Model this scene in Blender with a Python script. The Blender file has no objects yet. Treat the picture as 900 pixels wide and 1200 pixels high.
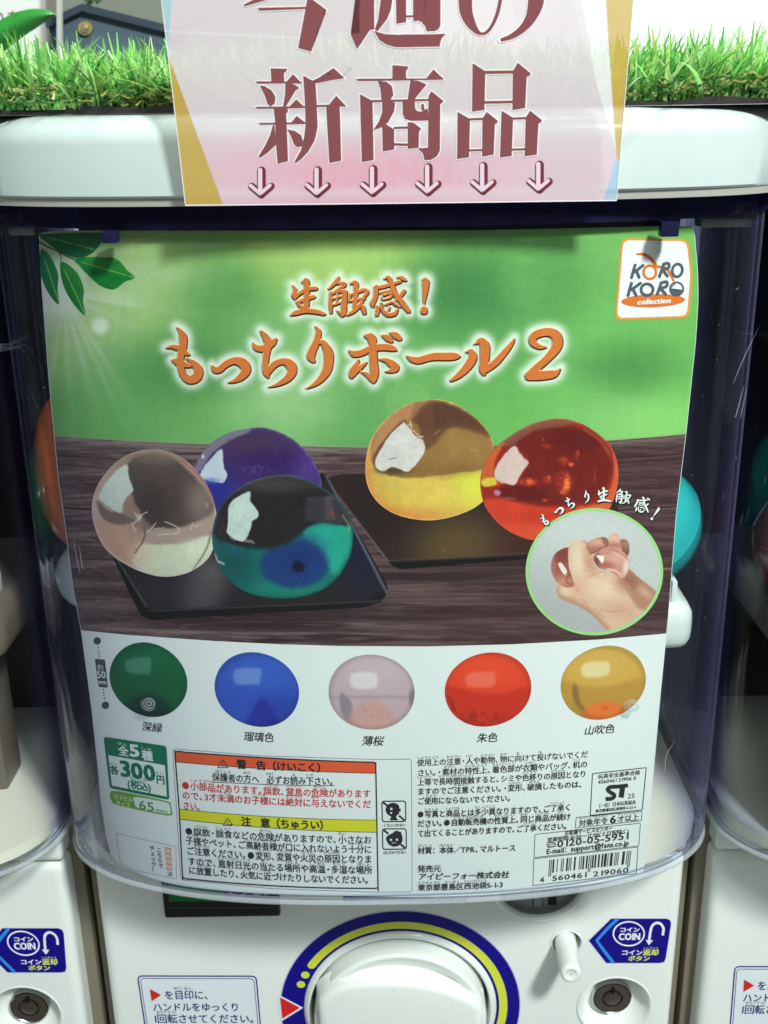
import bpy, bmesh, math, random
import numpy as np
from mathutils import Matrix, Vector
random.seed(7); RNG = np.random.default_rng(11)
S = bpy.context.scene
COL = S.collection
R = math.radians

# ------------------------------------------------------------------ camera
FPX, PITCH, ROLL = 1300.0, R(20.0), R(0.9)
CAMP = np.array([0.0, -0.5, 0.0])
Xw = np.array([1.0, 0, 0]); Uw = np.array([0, math.sin(PITCH), math.cos(PITCH)]); Fw = np.array([0, math.cos(PITCH), -math.sin(PITCH)])
Rc = math.cos(ROLL)*Xw - math.sin(ROLL)*Uw
Uc = math.sin(ROLL)*Xw + math.cos(ROLL)*Uw
cam = bpy.data.cameras.new('camera'); cam_o = bpy.data.objects.new('camera', cam); COL.objects.link(cam_o)
M = Matrix(((Rc[0], Uc[0], -Fw[0], CAMP[0]), (Rc[1], Uc[1], -Fw[1], CAMP[1]), (Rc[2], Uc[2], -Fw[2], CAMP[2]), (0, 0, 0, 1)))
cam_o.matrix_world = M
cam.sensor_fit = 'VERTICAL'; cam.sensor_height = 36; cam.sensor_width = 27; cam.lens = FPX/1200*36
cam.clip_start = 0.01; cam.clip_end = 60
cam.dof.use_dof = True; cam.dof.focus_distance = 0.56; cam.dof.aperture_fstop = 20
S.camera = cam_o
# ------------------------------------------------------------------ world, lamps, exposure
w = bpy.data.worlds.new('World'); S.world = w; w.use_nodes = True
bg = w.node_tree.nodes['Background']; bg.inputs[0].default_value = (0.86, 0.97, 0.95, 1); bg.inputs[1].default_value = 0.145
def area(name, loc, target, size, power, color, sy=None):
    l = bpy.data.lights.new(name, 'AREA'); l.energy = power; l.size = size; l.color = color
    if sy: l.shape = 'RECTANGLE'; l.size_y = sy
    o = bpy.data.objects.new(name, l); COL.objects.link(o); o.location = loc
    o.rotation_euler = (Vector(target)-Vector(loc)).to_track_quat('-Z', 'Y').to_euler()
    return o
area('shop_spot_lamp', (0.66, -1.20, 1.18), (0, 0, -0.3), 0.21, 61, (0.93, 1.0, 0.97))
area('front_fill_lamp', (0.10, -1.5, 1.30), (0, 0, -0.3), 1.2, 10, (0.94, 1.0, 0.97), 0.5)  # added soft fill from the front, not a known fixture
area('ceiling_lamp', (0.1, 0.15, 2.2), (0.0, 0.1, 0), 1.6, 84, (0.92, 1.0, 0.97), 0.7)
area('rear_wall_fill_lamp', (0.7, 1.0, 1.6), (0.45, 1.4, 0), 0.8, 26, (1.0, 1.0, 0.98))  # added to brighten the white wall behind, no fixture seen
S.view_settings.view_transform = 'Standard'; S.view_settings.look = 'None'
S.view_settings.exposure = -0.30; S.view_settings.gamma = 1
S.cycles.transparent_max_bounces = 24; S.cycles.max_bounces = 10; S.cycles.diffuse_bounces = 4

# ------------------------------------------------------------------ colour + material helpers
def lin(c):
    c = np.asarray(c, float)/255.0
    return np.where(c <= 0.04045, c/12.92, ((c+0.055)/1.055)**2.4)
def M_new(name):
    m = bpy.data.materials.new(name); m.use_nodes = True
    return m, m.node_tree, m.node_tree.nodes['Principled BSDF']
MATS = {}
def mat(name, rgb, rough=0.5, metal=0.0, coat=0.0, noise=0.0, nscale=40.0, bump=0.0, bscale=300.0, spec=0.5, sub=0.0):
    if name in MATS: return MATS[name]
    m, nt, b = M_new(name)
    c = lin(rgb)
    b.inputs['Base Color'].default_value = (*c, 1)
    b.inputs['Roughness'].default_value = rough; b.inputs['Metallic'].default_value = metal
    b.inputs['Coat Weight'].default_value = coat; b.inputs['Coat Roughness'].default_value = 0.12
    b.inputs['Specular IOR Level'].default_value = spec
    if sub: b.inputs['Subsurface Weight'].default_value = sub; b.inputs['Subsurface Radius'].default_value = (0.01, 0.01, 0.01); b.inputs['Subsurface Scale'].default_value = 0.5
    if noise or bump:
        tc = nt.nodes.new('ShaderNodeTexCoord')
    if noise:
        n = nt.nodes.new('ShaderNodeTexNoise'); n.inputs['Scale'].default_value = nscale; n.inputs['Detail'].default_value = 5
        nt.links.new(tc.outputs['Object'], n.inputs['Vector'])
        r = nt.nodes.new('ShaderNodeValToRGB'); r.color_ramp.elements[0].position = 0.3; r.color_ramp.elements[1].position = 0.7
        r.color_ramp.elements[0].color = (*(c*(1-noise)), 1); r.color_ramp.elements[1].color = (*np.minimum(c*(1+noise*0.6), 1), 1)
        nt.links.new(n.outputs['Fac'], r.inputs['Fac']); nt.links.new(r.outputs['Color'], b.inputs['Base Color'])
        mr = nt.nodes.new('ShaderNodeMapRange'); mr.inputs['To Min'].default_value = max(rough-0.08, 0.02); mr.inputs['To Max'].default_value = rough+0.1
        nt.links.new(n.outputs['Fac'], mr.inputs['Value']); nt.links.new(mr.outputs['Result'], b.inputs['Roughness'])
    if bump:
        n2 = nt.nodes.new('ShaderNodeTexNoise'); n2.inputs['Scale'].default_value = bscale; n2.inputs['Detail'].default_value = 3
        nt.links.new(tc.outputs['Object'], n2.inputs['Vector'])
        bp = nt.nodes.new('ShaderNodeBump'); bp.inputs['Strength'].default_value = bump; bp.inputs['Distance'].default_value = 0.0005
        nt.links.new(n2.outputs['Fac'], bp.inputs['Height']); nt.links.new(bp.outputs['Normal'], b.inputs['Normal'])
    if name.startswith('white_machine') or name.startswith('white_lid'):
        vo = nt.nodes.new('ShaderNodeTexNoise'); vo.inputs['Scale'].default_value = 75; vo.inputs['Detail'].default_value = 8; vo.inputs['Roughness'].default_value = 0.75
        nt.links.new(tc.outputs['Object'], vo.inputs['Vector'])
        rr2 = nt.nodes.new('ShaderNodeValToRGB'); rr2.color_ramp.elements[0].position = 0.655; rr2.color_ramp.elements[1].position = 0.70; rr2.color_ramp.elements[0].color = (0, 0, 0, 1); rr2.color_ramp.elements[1].color = (0.45, 0.45, 0.45, 1)
        nt.links.new(vo.outputs['Fac'], rr2.inputs['Fac'])
        mxc = nt.nodes.new('ShaderNodeMixRGB'); mxc.inputs['Color2'].default_value = (*lin((168, 166, 156)), 1)
        nt.links.new(rr2.outputs['Color'], mxc.inputs['Fac']); nt.links.new(r.outputs['Color'], mxc.inputs['Color1']); nt.links.new(mxc.outputs['Color'], b.inputs['Base Color'])
    MATS[name] = m
    return m
def ink(rgb, rough=0.45):
    return mat('ink_%d_%d_%d' % tuple(rgb), rgb, rough, spec=0.2)
def vcol_mat(name, rough=0.5, spec=0.3, coat=0.0, grain=0.0, trans=0.0):
    m, nt, b = M_new(name)
    a = nt.nodes.new('ShaderNodeAttribute'); a.attribute_name = 'Col'
    out = a.outputs['Color']
    if grain:
        tc = nt.nodes.new('ShaderNodeTexCoord'); n = nt.nodes.new('ShaderNodeTexNoise'); n.inputs['Scale'].default_value = 900; n.inputs['Detail'].default_value = 2
        nt.links.new(tc.outputs['Object'], n.inputs['Vector'])
        mr = nt.nodes.new('ShaderNodeMapRange'); mr.inputs['To Min'].default_value = 1-grain; mr.inputs['To Max'].default_value = 1+grain
        nt.links.new(n.outputs['Fac'], mr.inputs['Value'])
        mx = nt.nodes.new('ShaderNodeVectorMath'); mx.operation = 'SCALE'
        nt.links.new(out, mx.inputs[0]); nt.links.new(mr.outputs['Result'], mx.inputs['Scale']); out = mx.outputs[0]
    nt.links.new(out, b.inputs['Base Color'])
    b.inputs['Roughness'].default_value = rough; b.inputs['Specular IOR Level'].default_value = spec; b.inputs['Coat Weight'].default_value = coat; b.inputs['Coat Roughness'].default_value = 0.15
    if trans:
        o = nt.nodes['Material Output']; t = nt.nodes.new('ShaderNodeBsdfTransparent'); mixn = nt.nodes.new('ShaderNodeMixShader'); mixn.inputs[0].default_value = trans
        nt.links.new(b.outputs[0], mixn.inputs[1]); nt.links.new(t.outputs[0], mixn.inputs[2]); nt.links.new(mixn.outputs[0], o.inputs[0])
    MATS[name] = m
    return m
def clear_mat(name, face, mid, edge, gloss_rough=0.03, diffuse=0.0, dcol=(0.5, 0.5, 0.6), streak=0.0, gl=1.0, edge_diff=False):
    m, nt, b = M_new(name); nt.nodes.remove(b); o = nt.nodes['Material Output']
    lw = nt.nodes.new('ShaderNodeLayerWeight'); lw.inputs['Blend'].default_value = 0.5
    r = nt.nodes.new('ShaderNodeValToRGB'); e = r.color_ramp.elements
    e[0].position = 0.46; e[0].color = (*face, 1); e[1].position = 0.97; e[1].color = (*edge, 1)
    x = e.new(0.70); x.color = (*mid, 1)
    nt.links.new(lw.outputs['Facing'], r.inputs['Fac'])
    t = nt.nodes.new('ShaderNodeBsdfTransparent'); nt.links.new(r.outputs['Color'], t.inputs['Color'])
    g = nt.nodes.new('ShaderNodeBsdfGlossy'); g.inputs['Roughness'].default_value = gloss_rough; g.inputs['Color'].default_value = (gl, gl, gl, 1)
    pw = nt.nodes.new('ShaderNodeMath'); pw.operation = 'POWER'; pw.inputs[1].default_value = 4.5; nt.links.new(lw.outputs['Facing'], pw.inputs[0])
    f = nt.nodes.new('ShaderNodeMath'); f.operation = 'MULTIPLY_ADD'; f.inputs[1].default_value = 0.8; f.inputs[2].default_value = 0.011; nt.links.new(pw.outputs[0], f.inputs[0])
    mx = nt.nodes.new('ShaderNodeMixShader'); nt.links.new(f.outputs[0], mx.inputs[0]); nt.links.new(t.outputs[0], mx.inputs[1]); nt.links.new(g.outputs[0], mx.inputs[2])
    last = mx
    if streak:
        tc = nt.nodes.new('ShaderNodeTexCoord'); mp = nt.nodes.new('ShaderNodeMapping'); mp.inputs['Scale'].default_value = (150, 150, 6)
        n = nt.nodes.new('ShaderNodeTexNoise'); n.inputs['Scale'].default_value = 1.0; n.inputs['Detail'].default_value = 4
        nt.links.new(tc.outputs['Object'], mp.inputs[0]); nt.links.new(mp.outputs[0], n.inputs['Vector'])
        bp = nt.nodes.new('ShaderNodeBump'); bp.inputs['Strength'].default_value = streak; bp.inputs['Distance'].default_value = 0.002
        nt.links.new(n.outputs['Fac'], bp.inputs['Height']); nt.links.new(bp.outputs['Normal'], g.inputs['Normal'])
    if diffuse:
        d = nt.nodes.new('ShaderNodeBsdfDiffuse'); d.inputs['Color'].default_value = (*dcol, 1)
        m2 = nt.nodes.new('ShaderNodeMixShader'); m2.inputs[0].default_value = diffuse
        if edge_diff:
            p3_ = nt.nodes.new('ShaderNodeMath'); p3_.operation = 'POWER'; p3_.inputs[1].default_value = 5.0; nt.links.new(lw.outputs['Facing'], p3_.inputs[0])
            ml = nt.nodes.new('ShaderNodeMath'); ml.operation = 'MULTIPLY'; ml.inputs[1].default_value = diffuse; nt.links.new(p3_.outputs[0], ml.inputs[0]); nt.links.new(ml.outputs[0], m2.inputs[0])
        nt.links.new(last.outputs[0], m2.inputs[1]); nt.links.new(d.outputs[0], m2.inputs[2]); last = m2
    nt.links.new(last.outputs[0], o.inputs[0])
    MATS[name] = m
    return m

# ------------------------------------------------------------------ object helpers
def link(name, me, m=None, parent=None):
    o = bpy.data.objects.new(name, me); COL.objects.link(o)
    if m is not None: me.materials.append(m)
    if parent is not None:
        o.parent = parent
        if parent.parent is None and parent.type == 'EMPTY': o.location = -parent.location
    return o
def mesh(name, V, F, m=None, parent=None, smooth=False):
    me = bpy.data.meshes.new(name); me.from_pydata([tuple(map(float, v)) for v in V], [], [tuple(map(int, f)) for f in F]); me.update()
    if smooth: me.shade_smooth()
    return link(name, me, m, parent)
def root(name, label, cat, loc=(0, 0, 0), group=None):
    o = bpy.data.objects.new(name, None); COL.objects.link(o); o.location = loc; o.empty_display_size = 0.01
    o['label'] = label; o['category'] = cat
    if group: o['group'] = group
    return o
def tag(o, label, cat, group=None):
    o['label'] = label; o['category'] = cat
    if group: o['group'] = group
    return o
def struct(o): o['kind'] = 'structure'; return o
def recalc(o):
    bm = bmesh.new(); bm.from_mesh(o.data); bmesh.ops.recalc_face_normals(bm, faces=bm.faces); bm.to_mesh(o.data); bm.free()
def bevel(o, wdt, seg=3, angle=35):
    bm = bmesh.new(); bm.from_mesh(o.data)
    bmesh.ops.recalc_face_normals(bm, faces=bm.faces)
    ed = [e for e in bm.edges if len(e.link_faces) == 2 and e.calc_face_angle(0) > R(angle)]
    bmesh.ops.bevel(bm, geom=ed, offset=wdt, segments=seg, profile=0.6, affect='EDGES', clamp_overlap=True)
    bm.to_mesh(o.data); bm.free()
    o.data.shade_smooth(); o.data.set_sharp_from_angle(angle=R(50))
    return o
def box(name, x0, x1, y0, y1, z0, z1, m, parent=None, bv=0.0, seg=3):
    V = [(x0,y0,z0),(x1,y0,z0),(x1,y1,z0),(x0,y1,z0),(x0,y0,z1),(x1,y0,z1),(x1,y1,z1),(x0,y1,z1)]
    F = [(3,2,1,0),(4,5,6,7),(0,1,5,4),(1,2,6,5),(2,3,7,6),(3,0,4,7)]
    o = mesh(name, V, F, m, parent)
    if bv: bevel(o, bv, seg)
    return o
def prism_y(name, pts, y0, y1, m, parent=None, bv=0.0, seg=2):
    """polygon of (x,z) points extruded from y0 (front) to y1"""
    n = len(pts); V = [(p[0], y0, p[1]) for p in pts]+[(p[0], y1, p[1]) for p in pts]
    F = [tuple(range(n)), tuple(range(2*n-1, n-1, -1))]+[(i, (i+1) % n, n+(i+1) % n, n+i) for i in range(n)]
    o = mesh(name, V, F, m, parent); recalc(o)
    if bv: bevel(o, bv, seg)
    return o
def prism_z(name, pts, z0, z1, m, parent=None, bv=0.0, seg=3):
    n = len(pts); V = [(p[0], p[1], z0) for p in pts]+[(p[0], p[1], z1) for p in pts]
    F = [tuple(range(n)), tuple(range(2*n-1, n-1, -1))]+[(i, (i+1) % n, n+(i+1) % n, n+i) for i in range(n)]
    o = mesh(name, V, F, m, parent); recalc(o)
    if bv: bevel(o, bv, seg)
    return o
def lathe_y(name, cx, cz, prof, m, parent=None, seg=72):
    """revolve (radius, y) profile about the y axis through (cx, cz)"""
    V, F = [], []
    for (r, y) in prof:
        for k in range(seg):
            a = 2*math.pi*k/seg; V.append((cx+r*math.cos(a), y, cz+r*math.sin(a)))
    for i in range(len(prof)-1):
        for k in range(seg):
            k2 = (k+1) % seg; F.append((i*seg+k, i*seg+k2, (i+1)*seg+k2, (i+1)*seg+k))
    o = mesh(name, V, F, m, parent); recalc(o); o.data.shade_smooth(); o.data.set_sharp_from_angle(angle=R(40))
    return o

# ------------------------------------------------------------------ surfaces that carry print
CA, CB, CN = 0.1915, 0.080, 2.5            # plan of the clear case front
def front(x):
    u = np.clip(np.abs(x)/CA, 0, 0.9995)
    return CB*(1-(1-u**CN)**(1/CN))
PANEL_Y = 0.075
def s_poster(x, z): return front(x)*0.985+0.0052
def s_panel(x, z): return PANEL_Y+0*x
def s_sign(x, z): return -0.0155-0.16*(z+0.036)+0.10*x*x
def s_lid(x, z): return front(x)-0.0095
LAYER = 7e-5
def rays(px, py):
    u = (np.asarray(px, float)-450)/FPX; v = -(np.asarray(py, float)-600)/FPX
    return u[..., None]*Rc+v[..., None]*Uc+Fw
def proj(px, py, surf, off=0.0):
    d = rays(px, py); t = np.full(d.shape[:-1], 0.5)
    def f(t):
        p = CAMP+d*t[..., None]; return p[..., 1]-(surf(p[..., 0], p[..., 2])-off)
    for _ in range(9):
        a = f(t); b = f(t+1e-4); t = t-a/((b-a)/1e-4)
    return CAMP+d*t[..., None]
def at(px, py, y):
    return proj(np.array(px, float), np.array(py, float), lambda x, z: y+0*x)

class Bin:
    """collects flat print drawn in poster coordinates and lays it on its surface"""
    def __init__(s, surf, layer=1.0): s.surf = surf; s.V = []; s.F = []; s.L = []; s.layer = layer; s.n = 0; s.eps = 0.0
    def add(s, P, F, lay=None):
        s.eps += 0.006
        l = (s.layer if lay is None else lay)+s.eps
        P = np.asarray(P, float); b = s.n
        s.V.append(P); s.L.append(np.broadcast_to(l, (len(P),))); s.F += [tuple(b+i for i in f) for f in F]; s.n += len(P)
    def poly(s, pts, holes=None, cell=10.0, celly=60.0):
        bm = bmesh.new(); pts = np.asarray(pts, float)
        vs = [bm.verts.new((p[0], p[1], 0)) for p in pts]
        try: bm.faces.new(vs)
        except ValueError: bm.free(); return
        if holes:
            bm.faces.remove(bm.faces[:][0]) if False else None
        bmesh.ops.triangulate(bm, faces=bm.faces[:])
        x0, y0 = pts.min(0); x1, y1 = pts.max(0)
        if x1-x0 > cell*1.3:
            for x in np.arange(x0+cell, x1, cell):
                bmesh.ops.bisect_plane(bm, geom=bm.verts[:]+bm.edges[:]+bm.faces[:], plane_co=(x, 0, 0), plane_no=(1, 0, 0))
        if y1-y0 > celly*1.3:
            for y in np.arange(y0+celly, y1, celly):
                bmesh.ops.bisect_plane(bm, geom=bm.verts[:]+bm.edges[:]+bm.faces[:], plane_co=(0, y, 0), plane_no=(0, 1, 0))
        bm.verts.index_update()
        P = [(v.co.x, v.co.y) for v in bm.verts]; F = [[v.index for v in f.verts] for f in bm.faces]
        bm.free(); s.add(P, F)
    def ribbon(s, pts, caps=True, closed=False, rise=0.0):
        """pts: (x, y, width) dense polyline"""
        p = np.asarray(pts, float); n = len(p)
        d = np.gradient(p[:, :2], axis=0) if not closed else (np.roll(p[:, :2], -1, 0)-np.roll(p[:, :2], 1, 0))
        d /= np.maximum(np.linalg.norm(d, axis=1), 1e-9)[:, None]
        nrm = np.stack([-d[:, 1], d[:, 0]], 1); h = p[:, 2:3]/2
        P = np.concatenate([p[:, :2]+nrm*h, p[:, :2]-nrm*h]); F = [(i, i+1, n+i+1, n+i) for i in range(n-1)]
        if closed: F.append((n-1, 0, n, 2*n-1))
        base = len(P); ex = []
        if caps and not closed:
            for (k, sg) in ((0, -1), (n-1, 1)):
                c = p[k, :2]; r = p[k, 2]/2
                if r < 0.15: continue
                a0 = math.atan2(d[k, 1], d[k, 0])
                m = 7; idx = []
                for j in range(m):
                    a = a0+(-math.pi/2+math.pi*j/(m-1))*1.0+(math.pi if sg < 0 else 0)
                    ex.append((c[0]+r*math.cos(a), c[1]+r*math.sin(a))); idx.append(base+len(ex)-1)
                F.append(tuple(idx))
        if ex: P = np.concatenate([P, np.array(ex)])
        lay = None
        if rise:
            l = np.linspace(0, rise, n); lay = np.concatenate([l, l, np.array([0.0 if i < 7 and p[0, 2] >= 0.3 else rise for i in range(len(ex))])])+s.layer
        s.add(P, F, lay)
    def build(s, name, m, parent=None):
        if not s.n: return None
        P = np.concatenate(s.V); L = np.concatenate(s.L)
        W = proj(P[:, 0], P[:, 1], s.surf, L*LAYER)
        return mesh(name, W, s.F, m, parent)

def smooth_curve(pts, closed=False, step=1.2):
    p = np.asarray(pts, float); n = len(p); out = []
    rng = range(n if closed else n-1)
    for i in rng:
        p1, p2 = p[i], p[(i+1) % n]
        p0 = p[(i-1) % n] if (closed or i > 0) else 2*p1-p2
        p3 = p[(i+2) % n] if (closed or i < n-2) else 2*p2-p1
        L = np.linalg.norm(p2[:2]-p1[:2]); k = max(3, int(L/step))
        for j in range(k):
            t = j/k
            out.append(0.5*((2*p1)+(-p0+p2)*t+(2*p0-5*p1+4*p2-p3)*t*t+(-p0+3*p1-3*p2+p3)*t**3))
    if not closed: out.append(p[-1])
    out = np.array(out)
    if out.shape[1] > 2: out[:, 2] = np.maximum(out[:, 2], 0.12)
    return out
VP = np.array([506.0, 4200.0])
def updir(p):
    d = p-VP; return d/np.linalg.norm(d, axis=-1, keepdims=True)

# glyphs of Blender's built-in typeface
_G = {}
def glyph(ch):
    if ch in _G: return _G[ch]
    f = bpy.data.curves.new('glyph', 'FONT'); f.body = ch; f.size = 1; f.resolution_u = 2
    o = bpy.data.objects.new('glyph', f); COL.objects.link(o)
    dg = bpy.context.evaluated_depsgraph_get(); e = o.evaluated_get(dg); me = e.to_mesh()
    V = np.array([(v.co.x, v.co.y) for v in me.vertices]) if len(me.vertices) else np.zeros((0, 2)); F = [tuple(p.vertices) for p in me.polygons]
    e.to_mesh_clear(); bpy.data.objects.remove(o); bpy.data.curves.remove(f)
    _G[ch] = (V, F); return _G[ch]
WIDE = 1.0
def advance(ch):
    if ch == '\u3000': return 0.9
    if ch == ' ': return 0.3
    if ord(ch) > 0x2000:
        return 0.98
    V, F = glyph(ch)
    return (V[:, 0].max()+0.07) if len(V) else 0.3
def text(b, s, x0, y0, x1, y1, h, bow=0.0, bold=0.0, slant=0.0, ruby=None, em=1.0, tight=True):
    pos = []; c = 0.0
    for ch in s:
        a = advance(ch)
        if tight and ch in '、。（）・': a = 0.62
        pos.append((c, a)); c += a
    tot = c; P0 = np.array([x0, y0], float); P1 = np.array([x1, y1], float)
    def place(U, Vv, lift=0.0):
        t = U/tot
        base = P0+(P1-P0)*t[:, None]; base[:, 1] += bow*4*t*(1-t)
        return base+updir(base)*((Vv*h+lift)[:, None])+np.stack([Vv*h*slant, 0*Vv], 1)
    def put(ch, c0, sx, sy, lift):
        V, F = glyph(ch)
        if not len(V): return
        off = 0.0
        if ch in '（' and tight: off = -0.38
        if ch == '・' and tight: off = -0.19
        for k, (bx, by) in enumerate([(0, 0)]+([(bold, 0), (0, bold*0.6), (bold, bold*0.6)] if bold else [])):
            P = place((V[:, 0]+off)*sx+c0, V[:, 1]*sy, lift)+np.array([bx, -by])
            b.add(P, F)
    for ch, (c0, a) in zip(s, pos):
        if ch not in ' \u3000': put(ch, c0, 1.0, 1.0, 0.0)
    if ruby:
        sv = bold; bold_ = 0
        for (i, n, r) in ruby:
            if i+n > len(pos): continue
            u0 = pos[i][0]; u1 = pos[i+n-1][0]+pos[i+n-1][1]; sx = min((u1-u0)/len(r), 0.5)
            st = (u0+u1)/2-sx*len(r)/2
            for j, ch in enumerate(r):
                V, F = glyph(ch)
                if len(V): b.add(place(V[:, 0]*sx*1.05+st+j*sx, V[:, 1]*0.36, h*0.93), F)
def frame_line(b, pts, wd, rad=4.0, closed=True):
    """rounded outline through corner points"""
    pts = np.asarray(pts, float); n = len(pts); out = []
    for i in range(n):
        p = pts[i]; a = pts[i-1]; c = pts[(i+1) % n]
        da = (a-p)/np.linalg.norm(a-p); dc = (c-p)/np.linalg.norm(c-p)
        q0, q1 = p+da*rad, p+dc*rad
        for t in np.linspace(0, 1, 6): out.append((1-t)**2*q0+2*t*(1-t)*p+t*t*q1)
        nx = pts[(i+1) % n]; m = max(1, int(np.linalg.norm(nx-p)/8))
        e = nx+(p-nx)/np.linalg.norm(p-nx)*rad
        for k in range(1, m): out.append(q1+(e-q1)*k/m)
    out = np.array(out)
    if wd: b.ribbon(np.c_[out, np.full(len(out), wd)], caps=False, closed=True)
    return out
def curve_pts(pts, step=3.0): return smooth_curve(pts, False, step)

# ------------------------------------------------------------------ painting in print (numpy, per-vertex ink)
def sst(a, b, x): t = np.clip((x-a)/(b-a), 0, 1); return t*t*(3-2*t)
def vnoise(x, y, seed=0):
    g = np.random.default_rng(seed).random((64, 64)); xi = np.floor(x).astype(int); yi = np.floor(y).astype(int); fx = x-xi; fy = y-yi
    fx = fx*fx*(3-2*fx); fy = fy*fy*(3-2*fy)
    a = g[yi % 64, xi % 64]; b = g[yi % 64, (xi+1) % 64]; c = g[(yi+1) % 64, xi % 64]; d = g[(yi+1) % 64, (xi+1) % 64]
    return (a*(1-fx)+b*fx)*(1-fy)+(c*(1-fx)+d*fx)*fy
def fbm(x, y, seed=0, o=4):
    s = 0; a = 0.5
    for k in range(o): s = s+a*vnoise(x*2**k+13*k, y*2**k+7*k, seed+k); a *= 0.5
    return s/(1-0.5**o)
def pmask(X, Y, pts, soft=1.0, straight=False):
    if len(pts) > 4 and not straight: pts = smooth_curve([tuple(p)[:2] for p in pts], True, 4.0)
    pts = np.asarray(pts, float); n = len(pts); ins = np.zeros(X.shape, bool); dmin = np.full(X.shape, 1e9)
    for i in range(n):
        x1, y1 = pts[i]; x2, y2 = pts[(i+1) % n]
        cond = ((y1 > Y) != (y2 > Y)) & (X < (x2-x1)*(Y-y1)/((y2-y1) if y2 != y1 else 1e-9)+x1); ins ^= cond
        dx, dy = x2-x1, y2-y1; t = np.clip(((X-x1)*dx+(Y-y1)*dy)/(dx*dx+dy*dy+1e-9), 0, 1)
        dmin = np.minimum(dmin, np.hypot(X-x1-t*dx, Y-y1-t*dy))
    sd = np.where(ins, dmin, -dmin)
    return sst(-soft, soft, sd)
def emask(X, Y, cx, cy, rx, ry, soft=0.1, rot=0.0):
    c, s_ = math.cos(rot), math.sin(rot); dx = X-cx; dy = Y-cy
    r = np.hypot((dx*c+dy*s_)/rx, (-dx*s_+dy*c)/ry); return 1-sst(1-soft, 1+soft, r)
def mix(c, col, m): return c*(1-m[..., None])+np.asarray(col, float)*m[..., None]
def flat(X, col): return np.broadcast_to(np.asarray(col, float), X.shape+(3,)).copy()
INK = 1.0
def grid_obj(name, PX, PY, colfn, surf, layer, m, parent):
    h, wd = PX.shape; c = colfn(PX, PY)
    W = proj(PX.ravel(), PY.ravel(), surf, layer*LAYER)
    idx = np.arange(h*wd).reshape(h, wd)
    F = np.stack([idx[:-1, :-1], idx[1:, :-1], idx[1:, 1:], idx[:-1, 1:]], -1).reshape(-1, 4)
    me = bpy.data.meshes.new(name); me.vertices.add(h*wd); me.vertices.foreach_set('co', W.astype(np.float32).ravel())
    me.loops.add(F.size); me.loops.foreach_set('vertex_index', F.astype(np.int32).ravel())
    me.polygons.add(len(F)); me.polygons.foreach_set('loop_start', np.arange(0, F.size, 4, dtype=np.int32)); me.polygons.foreach_set('loop_total', np.full(len(F), 4, np.int32))
    me.update(calc_edges=True); me.validate()
    at_ = me.color_attributes.new('Col', 'FLOAT_COLOR', 'POINT')
    cc = np.ones((h*wd, 4), np.float32); cc[:, :3] = np.clip(lin(np.clip(c.reshape(-1, 3), 0, 255))*INK, 0, 0.95)
    at_.data.foreach_set('color', cc.ravel())
    return link(name, me, m, parent)
def disc_obj(name, cx, cy, rx, ry, rot, colfn, surf, layer, m, parent, nr=46, ns=150, outline=None, sup=2.0):
    a = np.linspace(0, 2*np.pi, ns+1); r = np.linspace(0, 1, nr)**0.85
    Rr, A = np.meshgrid(r, a, indexing='ij')
    if outline is not None:
        o = smooth_curve(outline, True, 2.0)[:, :2]; ang = np.unwrap(np.arctan2(o[:, 1]-cy, o[:, 0]-cx)); rad = np.hypot(o[:, 0]-cx, o[:, 1]-cy)
        srt = np.argsort(ang % (2*np.pi)); rf = np.interp(A % (2*np.pi), (ang % (2*np.pi))[srt], rad[srt], period=2*np.pi)
        PX = cx+Rr*rf*np.cos(A); PY = cy+Rr*rf*np.sin(A)
    else:
        cc = np.sign(np.cos(A))*np.abs(np.cos(A))**(2/sup); ss = np.sign(np.sin(A))*np.abs(np.sin(A))**(2/sup)
        ex = rx*Rr*cc; ey = ry*Rr*ss
        PX = cx+ex*math.cos(rot)-ey*math.sin(rot); PY = cy+ex*math.sin(rot)+ey*math.cos(rot)
    return grid_obj(name, PX, PY, colfn, surf, layer, m, parent)
# ------------------------------------------------------------------ materials of the place
MATS['case'] = clear_mat('clear_case_plastic', (0.985, 0.995, 0.99), (0.70, 0.72, 0.84), (0.38, 0.37, 0.60), 0.04, 0.34, (0.24, 0.23, 0.44), 0.12, edge_diff=True)
MATS['rim'] = clear_mat('clear_rim_plastic', (0.86, 0.90, 0.92), (0.72, 0.74, 0.80), (0.45, 0.45, 0.60), 0.06, 0.26, (0.74, 0.78, 0.80))
MATS['band'] = clear_mat('navy_shade_plastic', (0.07, 0.07, 0.15), (0.06, 0.06, 0.14), (0.05, 0.05, 0.12), 0.05, 0.40, (0.035, 0.032, 0.11), 0.1)  # navy tint of band and clips also carries the lid's shade
MATS['vcol'] = vcol_mat('printed_paper', 0.42, 0.22, 0.0, 0.09)
MATS['signv'] = vcol_mat('printed_sign_sheet', 0.32, 0.4, 0.35, 0.03, 0.14)
white_pl = mat('white_machine_plastic', (236, 241, 237), 0.30, coat=0.25, noise=0.015, nscale=14, bump=0.10, bscale=900)
lid_pl = mat('white_lid_plastic', (196, 209, 206), 0.26, coat=0.3, noise=0.02, nscale=9, bump=0.05, bscale=700)
lip_pl = mat('grey_lid_lip_plastic', (176, 174, 168), 0.4)
dark_in = mat('dark_inner_plastic', (28, 25, 28), 0.5, noise=0.2, nscale=12)
dark_gap = mat('dark_gap_plastic', (120, 112, 96), 0.6)
cream = mat('cream_inner_plastic', (240, 238, 222), 0.35, noise=0.02, nscale=20)
disp_w = mat('white_dispenser_plastic', (225, 235, 232), 0.3)
navy = mat('navy_sticker_vinyl', (12, 2, 132), 0.35, spec=0.2)
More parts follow.
